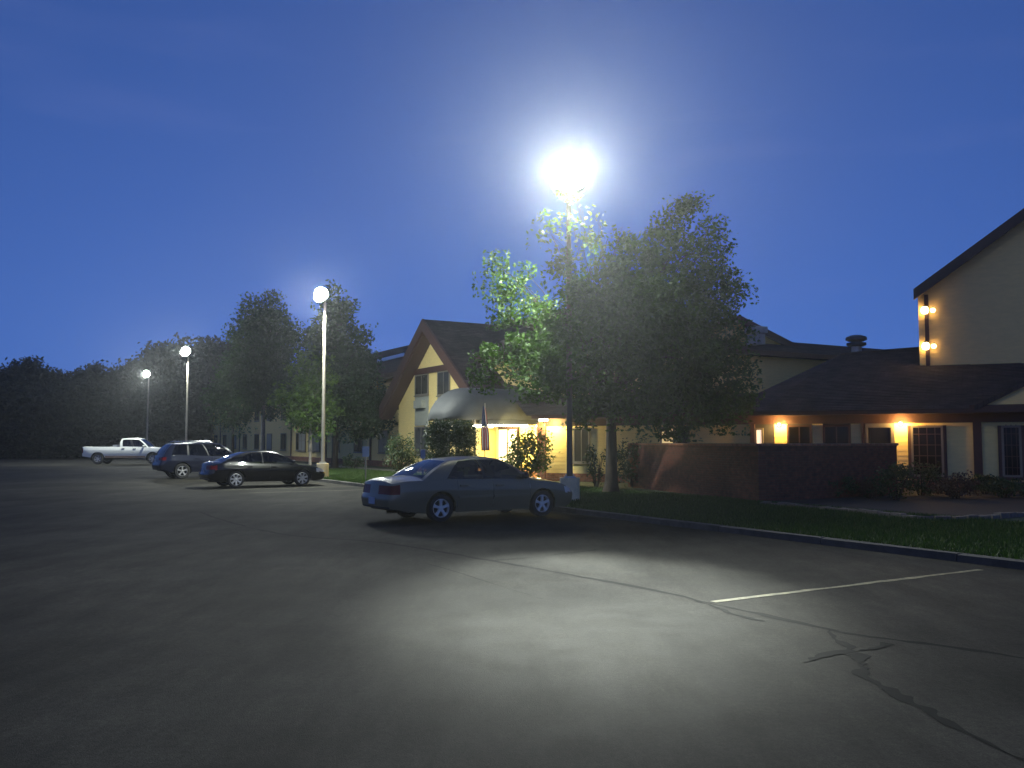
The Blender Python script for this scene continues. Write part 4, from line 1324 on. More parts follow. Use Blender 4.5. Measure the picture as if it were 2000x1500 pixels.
    def screen(s, bulge):
        mbg = MB(); n = 14
        for c in range(len(tk) - 1):
            for k in range(n):
                def pt(t, f_):
                    p = side_pt(s, t); return Vector((p.x + bulge * (1 - f_ * f_) * (1 - 0.6 * t), p.y * f_, p.z + 0.028 * t * (1 - f_ * f_)))
                f0, f1 = -1 + 2 * k / n, -1 + 2 * (k + 1) / n
                q4 = [pt(tk[c], f0), pt(tk[c], f1), pt(tk[c + 1], f1), pt(tk[c + 1], f0)]
                tm = (tk[c] + tk[c + 1]) / 2
                (mbg if 0.06 < tm < 0.93 and 0 < k < n - 1 else M['body']).add(q4, [(0, 1, 2, 3)])
        return mbg
    wsc = screen(0.0, 0.14); bkl = screen(1.0, -P.get('back_bulge', 0.10))
    n = 14
    for a in range(len(sk) - 1):
        for k in range(n):
            def pt(s, f_):
                p = side_pt(s, 1.0); e_ = 1.0
                bul = 0.14 * (1 - 0.6) * (1 - s) * (1 - f_ * f_) - P.get('back_bulge', .1) * .4 * s * (1 - f_ * f_)
                return Vector((p.x + bul, p.y * f_, p.z + 0.028 * (1 - f_ * f_)))
            f0, f1 = -1 + 2 * k / n, -1 + 2 * (k + 1) / n
            M['body'].add([pt(sk[a], f0), pt(sk[a], f1), pt(sk[a + 1], f1), pt(sk[a + 1], f0)], [(0, 1, 2, 3)])
    def weld(o):
        bm = bmesh.new(); bm.from_mesh(o.data)
        bmesh.ops.remove_doubles(bm, verts=bm.verts, dist=0.0006)
        bmesh.ops.recalc_face_normals(bm, faces=bm.faces)
        bm.to_mesh(o.data); bm.free()
        o.data.polygons.foreach_set('use_smooth', [True] * len(o.data.polygons))
        o.data.set_sharp_from_angle(angle=R(38))
        return o
    pm = P['paint']
    weld(M['body'].build('body', pm, car, local=True, smooth=True))
    M['interior'].build('cabin_floor', 'interior', car, local=True)
    if M['black'].f: split_islands(weld(M['black'].build('black_trim', 'black_plastic', car, local=True, smooth=True)))
    split_islands(weld(M['headlight'].build('headlight', 'headlight', car, local=True, smooth=True)))
    split_islands(weld(M['taillight'].build('taillight', 'taillight', car, local=True, smooth=True)))
    for (_, k_, sy), mb in D.items():
        dr = weld(mb.build('door', pm, car, local=True, smooth=True))
        d0, d1 = doors[k_]
        hx = d0 + 0.16; hz = zb_(hx) - 0.12
        h = MB(); h.box((hx, sy * (yb_(hx) * 1.05 + 0.008), hz), (0.20, 0.035, 0.04)); h.build('handle', pm if not P.get('dark_handles') else 'black_plastic', dr, local=True)
        if P.get('mould'):
            h = MB(); zz_ = 0.56; yy = float(np.interp((d0 + d1) / 2, xs, w))
            h.box(((d0 + d1) / 2, sy * (yy * 1.0 + 0.004), zz_), (d1 - d0 - 0.03, 0.02, 0.05)); h.build('side_moulding', pm, dr, local=True)
    for (k_, sy), mb in glass.items():
        weld(mb.build('side_window', P['glass'], car, local=True, smooth=True))
    weld(wsc.build('windscreen', 'car_glass', car, local=True, smooth=True))
    weld(bkl.build('rear_window', P['glass'], car, local=True, smooth=True))
    # seats with headrests
    for (sx, sy) in [(x, y) for x in P['seats'] for y in (-0.38, 0.38)]:
        zb = zb_(sx)
        s_ = MB()
        s_.box((sx, sy, zb - 0.02), (0.18, 0.46, 0.40)); s_.box((sx - 0.06, sy, zb + 0.25), (0.10, 0.24, 0.17))
        so = s_.build('seat', 'interior', car, local=True)
    dash = MB(); dash.box((Ax0 - 0.32, 0, zb_(Ax0 - .32) - 0.02), (0.4, 1.4, 0.12)); dash.build('dashboard', 'interior', car, local=True)
    # underbody and wheel wells
    ub = MB(); ub.box(((xr + xf) / 2, 0, sill + 0.07), (xf - xr - 0.5, 2 * Wd * 0.86 - 0.44 * 0, 0.10))
    for a in ax:
        for sy in (1, -1):
            prof = [Vector((a + Ra * math.cos(t), 0, r + Ra * math.sin(t))) for t in np.linspace(-0.25, math.pi + 0.25, 22)]
            n0 = len(ub.v); yo, yi = sy * Wd * 0.945, sy * (Wd - 0.36)
            ub.v += [(p.x, yo, p.z) for p in prof] + [(p.x, yi, p.z) for p in prof]
            ub.f += [(n0 + k, n0 + k + 1, n0 + 22 + k + 1, n0 + 22 + k) for k in range(21)]
            ub.f.append(tuple(n0 + 22 + k for k in range(22)))
    ub.build('underbody', 'underbody', car, local=True)
    for a in ax:
        for sy in (1, -1): wheel(car, a, sy, sy * (Wd - 0.125), r, 0.21, P.get('rim', 'rim'), P.get('spokes', 5), P.get('rim_r', 0.66))
    # mirrors, plate, extras
    for sy in (1, -1):
        m_ = MB(); x_ = Ax0 - 0.30; z_ = zb_(x_) + 0.10; y_ = yb_(x_) + 0.10
        prof = [(0.001, -0.05), (0.06, -0.045), (0.085, 0.0), (0.075, 0.05), (0.001, 0.075)]
        m0 = MB(); m0.lathe(prof, (0, 0, 0), 'Z', 16)
        m_.add([(x_ + 0.02 + p[2] * 1.1, sy * y_ + p[0] * 1.25, z_ + p[1] * 0.9) for p in m0.v], m0.f)
        m_.box((x_ + 0.02, sy * (y_ - 0.08), z_ - 0.05), (0.06, 0.12, 0.03))
        m_.build('mirror', P.get('mirror', pm), car, local=True, smooth=True)
    pl = MB(); pz = P.get('plate_z', 0.62); px_ = pts[0, :ns + 1]; xx = float(np.interp(pz, px_[:, 2], px_[:, 0])) - 0.078
    pl.box((xx, 0, pz), (0.012, 0.31, 0.155)); pl.build('number_plate', 'plate', car, local=True)
    bm_ = MB(); bz_ = sill + 0.30
    if P.get('tan'):
        for sy in (1, -1):
            t_ = MB(); t_.box((0.0, sy * (Wd * 0.95), sill + 0.05), (wb - 2 * Ra - 0.05, 0.06, 0.16)); t_.build('rocker', 'tan_rocker', car, local=True)
    if P.get('rails'):
        for sy in (1, -1):
            rl = MB(); z_ = interp(P['roof'], np.array([0.0]))[0]
            rl.tube([(Ax1 - 0.35, sy * yr * .93, z_ + .02), (Ax1 - 0.55, sy * yr * .93, z_ + .075), (Cx1 + 0.35, sy * yr * .93, z_ + .065), (Cx1 + 0.15, sy * yr * .93, z_ + .0)], 0.022, 8)
            rl.build('roof_rail', 'chrome', car, local=True, smooth=True)
    if P.get('exhaust'):
        ex = MB(); ex.tube([(xr + 0.35, -0.5, sill + .02), (xr + 0.02, -0.5, sill + .02)], 0.032, 10); ex.build('exhaust', 'chrome', car, local=True, smooth=True)
    return car

sedan_common = dict(rear_warp=[(0.2, 0.10), (0.34, 0.0), (0.55, -0.03), (0.66, 0.02), (0.9, 0.05), (1.1, 0.10)],
                    front_warp=[(0.2, -0.12), (0.35, 0.0), (0.55, 0.02), (0.7, -0.06), (0.9, -0.15)])
grey = dict(sedan_common, wb=2.80, r=0.325, W=1.85, xr=-2.60, xf=2.40,
            deck=[(-2.6, .93), (-2.5, 1.0), (-1.8, 1.04), (1.0, 1.0), (1.6, .93), (2.2, .80), (2.4, .70)],
            shoulder=[(-2.6, .88), (-2.3, .945), (-1.5, .955), (0, .925), (1.0, .91), (1.8, .84), (2.25, .72), (2.4, .63)],
            low=[(-2.6, .34), (-2.1, .25), (-1.8, .22), (1.8, .21), (2.2, .23), (2.4, .28)],
            A=(1.10, 0.30), C=(-1.86, -1.02), roof=[(-1.1, 1.385), (-0.5, 1.44), (0.0, 1.445), (0.35, 1.40)], yroof=0.62,
            windows=[(0.05, 0.44), (0.47, 0.80)], doors=[(-0.98, -0.02), (-0.02, 1.02)], tail=(0.20, .66, .86), tail_in=.30, head=(0.34, .58, .72),
            paint='paint_grey', glass='car_glass', seats=(-0.75, 0.28), mould=True, exhaust=True, plate_z=.50, mirror='black_plastic', spokes=5)
def place(rear_px, front_px, wb):
    a, b_ = gp(*rear_px), gp(*front_px)
    d = b_ - a
    return a, d
# the visible wheels are those on the right-hand side of each car
def car_from(rear_px, yaw_deg, P, k=1.0):
    a = gp(*rear_px); y = R(yaw_deg)
    f = Vector((math.cos(y), math.sin(y), 0)); lft = Vector((-f.y, f.x, 0))
    c = a + f * (P['wb'] / 2 * k) + lft * ((P['W'] / 2 - 0.03) * k)
    return (c.x, c.y, 0.0), y
loc, yw = car_from((862, 1021), 33.5, grey, 0.93)
co = make_car('parked_car', 'grey four-door sedan parked nearest, beside the tall lamp post', 'car', loc, yw, grey); co.scale = (0.93, 0.93, 0.93)
black = dict(sedan_common, wb=2.78, r=0.335, W=1.85, xr=-2.42, xf=2.42,
             deck=[(-2.42, .98), (-2.3, 1.06), (-1.8, 1.09), (1.1, 1.0), (1.7, .92), (2.2, .80), (2.42, .68)],
             shoulder=[(-2.42, .90), (-2.1, .985), (-1.5, .985), (0, .94), (1.0, .91), (1.8, .83), (2.25, .72), (2.42, .62)],
             low=[(-2.42, .34), (-2.0, .25), (1.8, .21), (2.2, .23), (2.42, .28)],
             A=(1.22, 0.28), C=(-2.02, -0.95), roof=[(-1.1, 1.40), (-0.4, 1.465), (0.0, 1.46), (0.35, 1.41)], yroof=0.60,
             windows=[(0.05, 0.46), (0.48, 0.82)], doors=[(-1.0, 0.0), (0.0, 1.05)], tail=(0.26, .74, .90), tail_in=.5, head=(0.42, .58, .74),
             paint='paint_black', glass='car_glass_dark', seats=(-0.75, 0.28), exhaust=True, plate_z=.66, spokes=7, rim='rim_dull', rim_r=.72)
loc, yw = car_from((461, 953), 34, black, 0.91)
co = make_car('parked_car', 'glossy black sedan parked between the grey sedan and the dark blue crossover', 'car', loc, yw, black); co.scale = (0.91, 0.91, 0.91)
suv = dict(wb=2.74, r=0.365, W=1.90, xr=-2.35, xf=2.30, sill=0.32,
           rear_warp=[(0.3, 0.12), (0.42, 0.0), (0.65, -0.04), (0.8, 0.02), (1.1, 0.08)], front_warp=[(0.3, -0.12), (0.5, 0.02), (0.8, -0.02), (1.0, -0.12)],
           deck=[(-2.35, 1.10), (-2.1, 1.12), (1.1, 1.13), (1.6, 1.06), (2.1, .98), (2.3, .86)],
           shoulder=[(-2.35, 1.05), (-2.0, 1.10), (-1.0, 1.08), (0, 1.04), (1.0, 1.03), (1.8, .98), (2.2, .86), (2.3, .78)],
           low=[(-2.35, .42), (-1.9, .32), (1.8, .30), (2.3, .40)],
           A=(1.22, 0.42), C=(-2.22, -1.80), roof=[(-1.9, 1.63), (-0.8, 1.70), (0.0, 1.71), (0.45, 1.66)], yroof=0.66, back_bulge=0.06,
           windows=[(0.05, 0.38), (0.40, 0.66), (0.69, 0.90)], doors=[(-0.90, 0.08), (0.08, 1.08)], tail=(0.24, .86, 1.03), tail_in=.6, head=(0.36, .78, .92),
           paint='paint_navy', glass='car_glass_dark', seats=(-0.7, 0.3), rails=True, plate_z=.85, spokes=5, rim='rim_dull')
loc, yw = car_from((356, 935), 35, suv, 0.96)
co = make_car('parked_car', 'dark blue crossover with roof rails parked beyond the black sedan', 'car', loc, yw, suv); co.scale = (0.96, 0.96, 0.96)
truck = dict(wb=3.96, r=0.42, W=2.0, xr=-3.12, xf=2.95, sill=0.50, arch=1.2,
             rear_warp=[(0.4, 0.0), (1.3, 0.0)], front_warp=[(0.4, -0.05), (0.8, 0.03), (1.2, -0.05)],
             deck=[(-3.12, 1.31), (1.3, 1.32), (1.6, 1.30), (2.6, 1.23), (2.95, 1.12)],
             shoulder=[(-3.12, 1.29), (-0.3, 1.29), (1.3, 1.26), (2.5, 1.17), (2.95, 1.06)],
             low=[(-3.12, .60), (-2.6, .52), (2.5, .52), (2.95, .52)], taper=.06,
             A=(1.62, 0.85), C=(-0.40, -0.30), roof=[(-0.5, 1.88), (0.0, 1.93), (0.5, 1.93), (0.95, 1.88)], yroof=0.78, back_bulge=0.02, wtop=.84,
             bed=(-3.04, -0.50), windows=[(0.05, 0.46), (0.56, 0.90)], doors=[(-0.30, 0.52), (0.52, 1.48)], tail=(0.10, .85, 1.2), tail_in=.86, head=(0.22, .90, 1.06),
             paint='paint_white', glass='car_glass_dark', seats=(-0.1, 0.7), plate_z=.7, spokes=6, rim='rim_dull', rim_r=.6, tan=True, dark_handles=True)
loc, yw = car_from((190, 907), 4, truck)
tr = make_car('pickup_truck', 'white crew-cab pickup truck parked at the far end of the lot', 'truck', loc, yw, truck)
b = MB(); b.box((-0.78, 0, 1.36), (0.42, 1.5, 0.16)); b.build('tool_box', 'galvanised', tr, local=True)

# ------------------------------------------------------------------ lamp posts
LW = (0.93, 1.0, 0.90)
def lamp_post(label, base, height, polem, e_spot, aim, cone=130, back=None, e_back=0, back_cone=95, down=0, lens=(0.66, 0.60), lensm='lamp_lens', tilt=12, added_visor=0.30, head_aim=None, wide=None):
    base = Vector((base.x, base.y, 0.1))
    t = thing('lamp_post', label, 'street lamp', base, group='lamp posts along the kerb')
    b = MB(); b.tube([base + Z * (-0.3), base + Z * 0.62], [0.27, 0.27], 20); b.build('concrete_base', 'concrete_base', t, smooth=True)
    b = MB(); b.box(base + Z * 0.64, (0.30, 0.30, 0.04)); 
    for dx in (-.1, .1):
        for dy in (-.1, .1): b.tube([base + Vector((dx, dy, .65)), base + Vector((dx, dy, .72))], 0.015, 6)
    b.build('base_plate', 'galvanised', t)
    b = MB(); b.tube([base + Z * 0.65, base + Z * (height - 0.35)], [0.085, 0.062], 14); pole = b.build('pole', polem, t, smooth=True)
    ha = head_aim or aim
    d = Vector((ha.x - base.x, ha.y - base.y, 0)).normalized(); sd = Vector((-d.y, d.x, 0))
    h0 = base + Z * (height - 0.1)
    b = MB(); b.tube([base + Z * (height - 0.42), base + Z * (height - 0.10), h0 + d * 0.18 + Z * 0.06], 0.045, 10); b.build('arm', polem, t, smooth=True)
    c = h0 + d * 0.30 + Z * 0.10
    ti = R(tilt)                                       # the lens looks down by tilt below the horizontal
    ln = d * math.cos(ti) - Z * math.sin(ti); lu = d * math.sin(ti) + Z * math.cos(ti)
    hw_, hh_ = lens[0] / 2, lens[1] / 2
    NR = 28
    ring = lambda k, off, z0=0.0: [c + sd * (k * hw_ * math.cos(a_)) + lu * (k * hh_ * math.sin(a_)) + ln * (off) for a_ in np.linspace(0, 2 * math.pi, NR, endpoint=False)]
    def loft(rings, cap0=True, cap1=True):
        m2 = MB(); vs2 = [p for r_ in rings for p in r_]
        fs2 = [(i * NR + k, i * NR + (k + 1) % NR, (i + 1) * NR + (k + 1) % NR, (i + 1) * NR + k) for i in range(len(rings) - 1) for k in range(NR)]
        if cap0: fs2.append(tuple(range(NR)))
        if cap1: fs2.append(tuple((len(rings) - 1) * NR + k for k in range(NR)))
        return m2.add(vs2, fs2)
    hd = loft([ring(0.35, -0.32), ring(0.6, -0.26), ring(1.0, -0.06), ring(1.07, 0.0), ring(1.07, 0.03)], True, True).build('lamp_head', 'lamp_housing', t, smooth=True)
    loft([ring(1.03, 0.035), ring(0.97, 0.07), ring(0.88, 0.11), ring(0.76, 0.14), ring(0.64, 0.165), ring(0.5, 0.185), ring(0.34, 0.20), ring(0.18, 0.21), ring(0.05, 0.215)]).build('lens', lensm, hd, smooth=True)
    b = MB(); vs2, fs2 = [], []                          # curved plate added under the lens to keep light off near ground
    for i, a_ in enumerate(np.linspace(R(200), R(340), 17)):
        e_ = added_visor * math.sin((a_ - R(180))) ** 0.6
        p0 = c + sd * (1.09 * hw_ * math.cos(a_)) + lu * (1.09 * hh_ * math.sin(a_))
        vs2 += [p0, p0 + ln * e_]
        if i: fs2.append((2 * i - 2, 2 * i - 1, 2 * i + 1, 2 * i))
    b.add(vs2, fs2); vo = b.build('added_visor', 'lamp_housing', hd, smooth=True)
    md = vo.modifiers.new('thick', 'SOLIDIFY'); md.thickness = 0.012
    lp = c + ln * (added_visor + 0.05)
    if e_spot: light('lamp_light', 'SPOT', lp, e_spot, LW, t, radius=0.12, spot=cone, blend=1.0, target=aim)
    if down: light('lamp_light', 'SPOT', c - Z * (hh_ * 1.2 + 0.3) + d * 0.25, down, LW, t, radius=0.14, spot=150, blend=1.0, target=c - Z * 9)
    if wide: light('lamp_light', 'SPOT', lp, wide[0], LW, t, radius=0.12, spot=wide[1], blend=1.0, target=aim)
    if back is not None: light('lamp_light', 'SPOT', c - Z * (hh_ * 1.2 + 0.12) - d * 0.58, e_back, LW, t, radius=0.14, spot=back_cone, blend=1.0, target=back)
    return t
B1 = gp(1113, 985); B2 = gp(630, 937)
lamp_post('tall lamp post with the brightest lamp, against the shade tree behind the grey sedan', B1, 8.75, 'pole_brown', 54000, Vector((0.95, 10.5, 0)), cone=20, wide=(3200, 40), back=at(1030, 620, 26.8), e_back=5200, lens=(0.95, 1.0), lensm='lens_near', tilt=0, added_visor=0.80, back_cone=125)
lamp_post('pale lamp post standing behind the front of the black sedan', B2, 8.15, 'pole_metal', 1200, L(14, -9), back=L(26, 7.5, 2.0), e_back=1900, back_cone=110, down=8500)
lamp_post('lamp post seen above the dark blue crossover', L(53, 0.2), 8.25, 'pole_metal', 8500, L(59, -9, 0.5), cone=75, head_aim=L(42, -9), down=2500)
lamp_post('farthest lamp post, behind the white pickup truck', L(76, 0.6), 8.1, 'pole_metal', 2600, L(66, -9))

# ------------------------------------------------------------------ wall lamps
def sconce(label, p, n, e, m='bulb_warm', col=(1.0, 0.60, 0.20), grp='wall lamps', cyl=0.30, spot=None, r=0.05):
    t = thing('wall_lamp', label, 'wall lamp', p, group=grp)
    sd = Vector((-n.y, n.x, 0))
    b = MB(); b.box(p + n * 0.02, (0.12, 0.04, 0.16), ax=(sd, n, Z)); b.build('back_plate', 'lamp_housing', t)
    b = MB(); b.tube([p + n * 0.03, p + n * 0.12], 0.015, 8); b.build('arm', 'lamp_housing', t)
    c = p + n * 0.14
    b = MB(); b.lathe([(0.001, -r), (r * .7, -r * .8), (r, 0), (r * .7, r * .8), (0.001, r)], c, seg=16); b.build('globe', m, t, smooth=True)
    b = MB(); b.lathe([(r * .5, r * .9), (r * .6, r * 1.1), (r * .2, r * 1.4)], c, seg=12); b.build('cap', 'lamp_housing', t, smooth=True)
    light('bulb', 'POINT', c + n * 0.03, e, col, t, radius=0.06)
    return t
for px, lab in ((1523, 'orange wall lamp glowing under the eave above the brick screen wall'), (1759, 'orange wall lamp glowing under the eave beside the door')):
    s_ = s_at(px)
    sconce(lab, W(s_, 0.03, 2.30), RN, 260, 'bulb_warm', (1.0, 0.58, 0.16))
for (px, py, e, m_, lab) in ((1806, 606, 55, 'bulb_warm', 'upper bright globe lamp at the corner of the tall gable'), (1808, 676, 55, 'bulb_warm', 'lower bright globe lamp at the corner of the tall gable'),
                       (1822, 606, 20, 'bulb_soft', 'upper dim lamp right of the corner board on the tall gable'), (1824, 676, 20, 'bulb_soft', 'lower dim lamp right of the corner board on the tall gable')):
    q = on_plane(px, py, P1 + tnr * 0.16, tnr)
    sconce(lab, q - tnr * 0.14, tnr, e, m_, (1.0, 0.66, 0.26), r=0.15 if e > 30 else 0.10)

# ------------------------------------------------------------------ flag and signs
fp = L(16.2, 4.6)
flag = thing('flag', 'limp striped flag with blue canton hanging on a short pole by the canopy', 'flag', fp)
f0 = at(947, 880, fp.y); ftop = at(946, 792, fp.y)
fp_base = Vector((f0.x, fp.y, 0.11)); flag.location = fp_base
b = MB(); b.tube([fp_base, Vector((f0.x, fp.y, ftop.z + 0.1))], 0.02, 8); b.build('pole', 'sign_post', flag, smooth=True)
hgt = ftop.z - f0.z
def flag_strip(t0, t1, j0, j1, m, name):
    b = MB(); n = 12; vs_, fs_ = [], []
    for i in range(n + 1):
        t = t0 + (t1 - t0) * i / n
        for j in range(7):
            a = j0 + (j1 - j0) * j / 6
            wid = 0.10 + 0.24 * min(1, t * 1.6)
            x = -0.16 * (1 - t) * 0.4 + (a - 0.5) * wid + 0.03
            y = 0.05 * math.sin(a * 15 + t * 3) * (0.4 + t)
            vs_.append(Vector((f0.x + x, fp.y - 0.05 + y, ftop.z - hgt * t - 0.10 * a * (1 - t))))
    for i in range(n):
        for j in range(6): fs_.append((i * 7 + j, i * 7 + j + 1, (i + 1) * 7 + j + 1, (i + 1) * 7 + j))
    b.add(vs_, fs_); o = b.build(name, m, flag, smooth=True, angle=80)
    md = o.modifiers.new('thick', 'SOLIDIFY'); md.thickness = 0.004
for k in range(7):
    flag_strip(0.0 if k > 4 else 0.46, 1.0, k / 7, (k + 1) / 7, 'flag_red' if k % 2 == 0 else 'flag_white', 'stripe')
flag_strip(0.0, 0.458, 0.0, 5 / 7, 'flag_blue', 'canton')
def sign(label, px, ytop, ybot, Yd, w_, h_):
    p = at(px, ybot, Yd); t_ = at(px, ytop, Yd)
    s = thing('small_sign', label, 'sign', (p.x, p.y, 0.1))
    b = MB(); b.box(Vector((p.x, p.y, (t_.z + 0.1) / 2)), (0.05, 0.04, t_.z - 0.1)); b.build('post', 'sign_post', s)
    b = MB(); b.box(Vector((p.x, p.y - 0.03, t_.z - h_ / 2)), (w_, 0.015, h_)); b.build('panel', 'sign_face', s)
    return s
sign('small blue sign on a post in the lit grass', 714, 872, 946, 36.5, 0.28, 0.42)
sign('narrow pale marker post behind the roof of the grey sedan', 826, 878, 930, 30.0, 0.16, 0.3)

# ------------------------------------------------------------------ trees
TB = gp(1192, 962, 0.1)
def lobe(px, py, Y, r, ry=None, rz=None):
    p = at(px, py, Y) - TB
    return (p.x, p.y, p.z, r, ry or r, rz or r * 0.9)
main_lobes = [lobe(1340, 440, 27.0, 0.80), lobe(1385, 475, 27.5, 0.75), lobe(1310, 500, 26.8, 0.95), lobe(1390, 570, 27.5, 1.05), lobe(1330, 600, 26.5, 1.3), lobe(1410, 650, 28, 0.85),
              lobe(1185, 470, 25.6, 0.60), lobe(1230, 520, 25.0, 0.95), lobe(1180, 570, 24.2, 0.95), lobe(1265, 600, 24.5, 1.2), lobe(1130, 620, 24.0, 0.85), lobe(1210, 660, 23.6, 1.15),
              lobe(990, 545, 27.2, 0.75), lobe(970, 610, 27.0, 0.65), lobe(1030, 610, 27.2, 0.75), lobe(1000, 690, 27.0, 0.95), lobe(1060, 680, 26.5, 0.85), lobe(960, 735, 27.4, 0.55),
              lobe(1130, 710, 24.6, 1.0), lobe(1300, 690, 24.6, 1.25), lobe(1390, 730, 26.5, 1.2), lobe(1060, 760, 26.4, 0.8), lobe(1150, 780, 25.4, 0.9), lobe(1240, 765, 25.0, 1.15), lobe(1330, 790, 25.8, 1.1),
              lobe(1430, 780, 27.5, 0.75), lobe(1400, 830, 27.0, 0.5), lobe(1215, 620, 28.5, 1.6), lobe(1320, 700, 29.5, 1.5), lobe(1120, 720, 28.5, 1.3),
              lobe(1100, 505, 23.1, 0.36), lobe(1112, 560, 23.0, 0.48), lobe(1095, 620, 23.0, 0.5), lobe(1120, 680, 23.1, 0.55), lobe(1100, 745, 23.2, 0.5),
              lobe(1072, 446, 21.9, 0.26), lobe(1145, 452, 21.7, 0.30), lobe(1165, 425, 22.2, 0.2)]  # last row: leaf fringe below the lamp, added partly to dapple its pool
LPN = B1 + Vector((-0.1, -1.1, 8.75))
for (gx, gy, f_, r_) in ((940, 1130, .10, .12), (1400, 1130, .10, .13), (930, 1230, .11, .12), (1380, 1250, .11, .14)):  # twigs added in the beam only to throw shadow blotches on the asphalt
    q_ = LPN.lerp(gp(gx, gy), f_) - TB
    main_lobes.append((q_.x, q_.y, q_.z, r_, r_, r_))
make_tree('shade_tree', 'large broad leafy tree lit by the brightest lamp, beside the brick wall', (TB.x, TB.y, 0.1), 9.6, main_lobes, 'leaf_main', 'bark', 0.20, 0.30, per_m3=5.5, leaf=0.135, leaves=120, clump_r=0.27)

def auto_lobes(h, r, n=12, z0=0.30, shape='round'):
    out = []
    for k in range(n):
        t = (k + 0.5) / n
        z = h * (z0 + (0.96 - z0) * t)
        if shape == 'cone': prof = (1 - t) ** 0.75 + 0.12
        else: prof = math.sin(math.pi * (0.18 + 0.74 * t)) ** 0.7
        a = k * 2.4 + random.uniform(-.4, .4)
        rr = r * prof
        out.append((math.cos(a) * rr * 0.5, math.sin(a) * rr * 0.5, z, rr * 0.62, rr * 0.62, max(0.5, h * 0.085 + rr * 0.18)))
    return out
grp_b = 'trees before the long motel wing'
make_tree('tall_tree', 'tall dark tree with pale trunk left of the pale lamp post', L(50, 5.0, .1), 12.2, auto_lobes(12.2, 2.5, 14, 0.36), 'leaf_dark', 'bark_pale', 0.2, 0.4, 7.0, 0.26, 30, 0.45, grp_b)
make_tree('conical_tree', 'tall narrow-topped dark tree directly behind the pale lamp post', L(35.5, 5.6, .1), 11.4, auto_lobes(11.6, 2.7, 15, 0.26, 'cone'), 'leaf_dark', 'bark', 0.2, 0.5, 7.0, 0.24, 30, 0.42, grp_b)
make_tree('young_maple', 'young light green maple lit by the pale lamp post', L(30.6, 2.6, .1), 6.4, auto_lobes(6.4, 1.7, 10, 0.36), 'leaf_maple', 'bark_pale', 0.09, 0.4, 7.0, 0.22, 22, 0.28, grp_b)
make_tree('low_tree', 'low dark tree at the far end of the motel wing', L(57, 4.4, .1), 8.2, auto_lobes(8.2, 2.0, 11, 0.34), 'leaf_dark', 'bark', 0.16, 0.35, 5.0, 0.26, 26, 0.42, grp_b)

# wood beyond the lot
protoA = make_tree('wood_tree', 'dark tree of the far wood', (0, 0, 0), 12, auto_lobes(12, 4.6, 13, 0.10), 'leaf_wood', 'bark', 0.25, 0.3, 2.6, 0.55, 22, 0.75, 'trees of the dark wood')
protoB = make_tree('wood_tree', 'dark tree of the far wood', (0, 0, 0), 12, auto_lobes(12, 5.0, 12, 0.08), 'leaf_wood', 'bark', 0.25, 0.3, 2.6, 0.55, 22, 0.8, 'trees of the dark wood')
spots = [(-40, 700, 92, 'at the left picture edge'), (40, 688, 96, 'with the tallest crown at the far left'), (92, 704, 100, 'just left of the dip in the far wood'), (140, 718, 104, 'in the dip of the far wood'), (175, 702, 98, 'above the pickup bed'),
         (222, 708, 106, 'above the pickup cab'), (262, 712, 112, 'just left of the farthest lamp post'), (300, 688, 116, 'just right of the farthest lamp post'), (338, 668, 112, 'left of the lamp post above the crossover'),
         (392, 662, 116, 'right of the lamp post above the crossover'), (432, 676, 108, 'against the far end of the motel'), (465, 660, 118, 'behind the far end of the motel roof')]
for k, (px, py, Yd, wh) in enumerate(spots):
    p = at(px, py, Yd); src = protoA if k % 2 == 0 else protoB
    s_ = p.z / (13.3 if px < 270 else 12.4)
    lab = 'dark wood tree ' + wh
    if k < 2:
        src.location = (p.x, p.y, 0); src.scale = (s_ * .95, s_ * .95, s_); src['label'] = lab
    else:
        copy_tree(src, (p.x, p.y, 0), (s_ * random.uniform(.85, 1.05),) * 2 + (s_,), random.uniform(0, 6.28), lab, 'trees of the dark wood')
# second row, low understorey closing the view under the crowns
for k, px in enumerate((-60, -20, 20, 60, 100, 140, 185, 235, 290, 345, 400)):
    p = at(px, 800, 90 if px < 200 else 104); h = 6.0 + (k % 3) * 0.8
    copy_tree(protoB if k % 2 else protoA, (p.x, p.y, 0), (h / 12 * 1.3,) * 2 + (h / 12,), k * 1.3,
              '%s low dark understorey tree from the left along the wood edge' % ('first', 'second', 'third', 'fourth', 'fifth', 'sixth', 'seventh', 'eighth', 'ninth', 'tenth', 'eleventh')[k], 'low trees along the wood edge')

# ------------------------------------------------------------------ shrubs
def shr(px, ybase, Yd, w_, h_, label, m='leaf_hedge', **k):
    p = at(px, ybase, Yd)
    return shrub(k.pop('name', 'shrub'), label, (p.x, p.y, 0.1), w_, k.pop('dy', w_), h_, m, **k)
shr(784, 915, 39.5, 0.78, 1.85, 'round green shrub left of the big clipped bush', leaf=0.10, n=3200)
shr(880, 944, 35.6, 0.98, 2.45, 'big dark clipped bush in front of the canopy', n=24000, leaf=0.10, clipped=True, dy=1.0, name='clipped_bush')
shr(1030, 936, 32.8, 0.95, 2.15, 'loose flowering shrub lit yellow beside the entrance', 'leaf_maple', n=3200, leaf=0.12)
shr(1165, 950, 31.5, 0.45, 1.5, 'thin shrub left of the shade tree trunk', n=700, leaf=0.10)
shr(1238, 950, 31.0, 0.85, 1.75, 'dark climber heaped over the left end of the brick wall', n=2600, leaf=0.10, name='climbing_plant')
shr(690, 912, 52, 0.7, 0.9, 'small dark shrub at the foot of the motel wall', n=900, leaf=0.1)
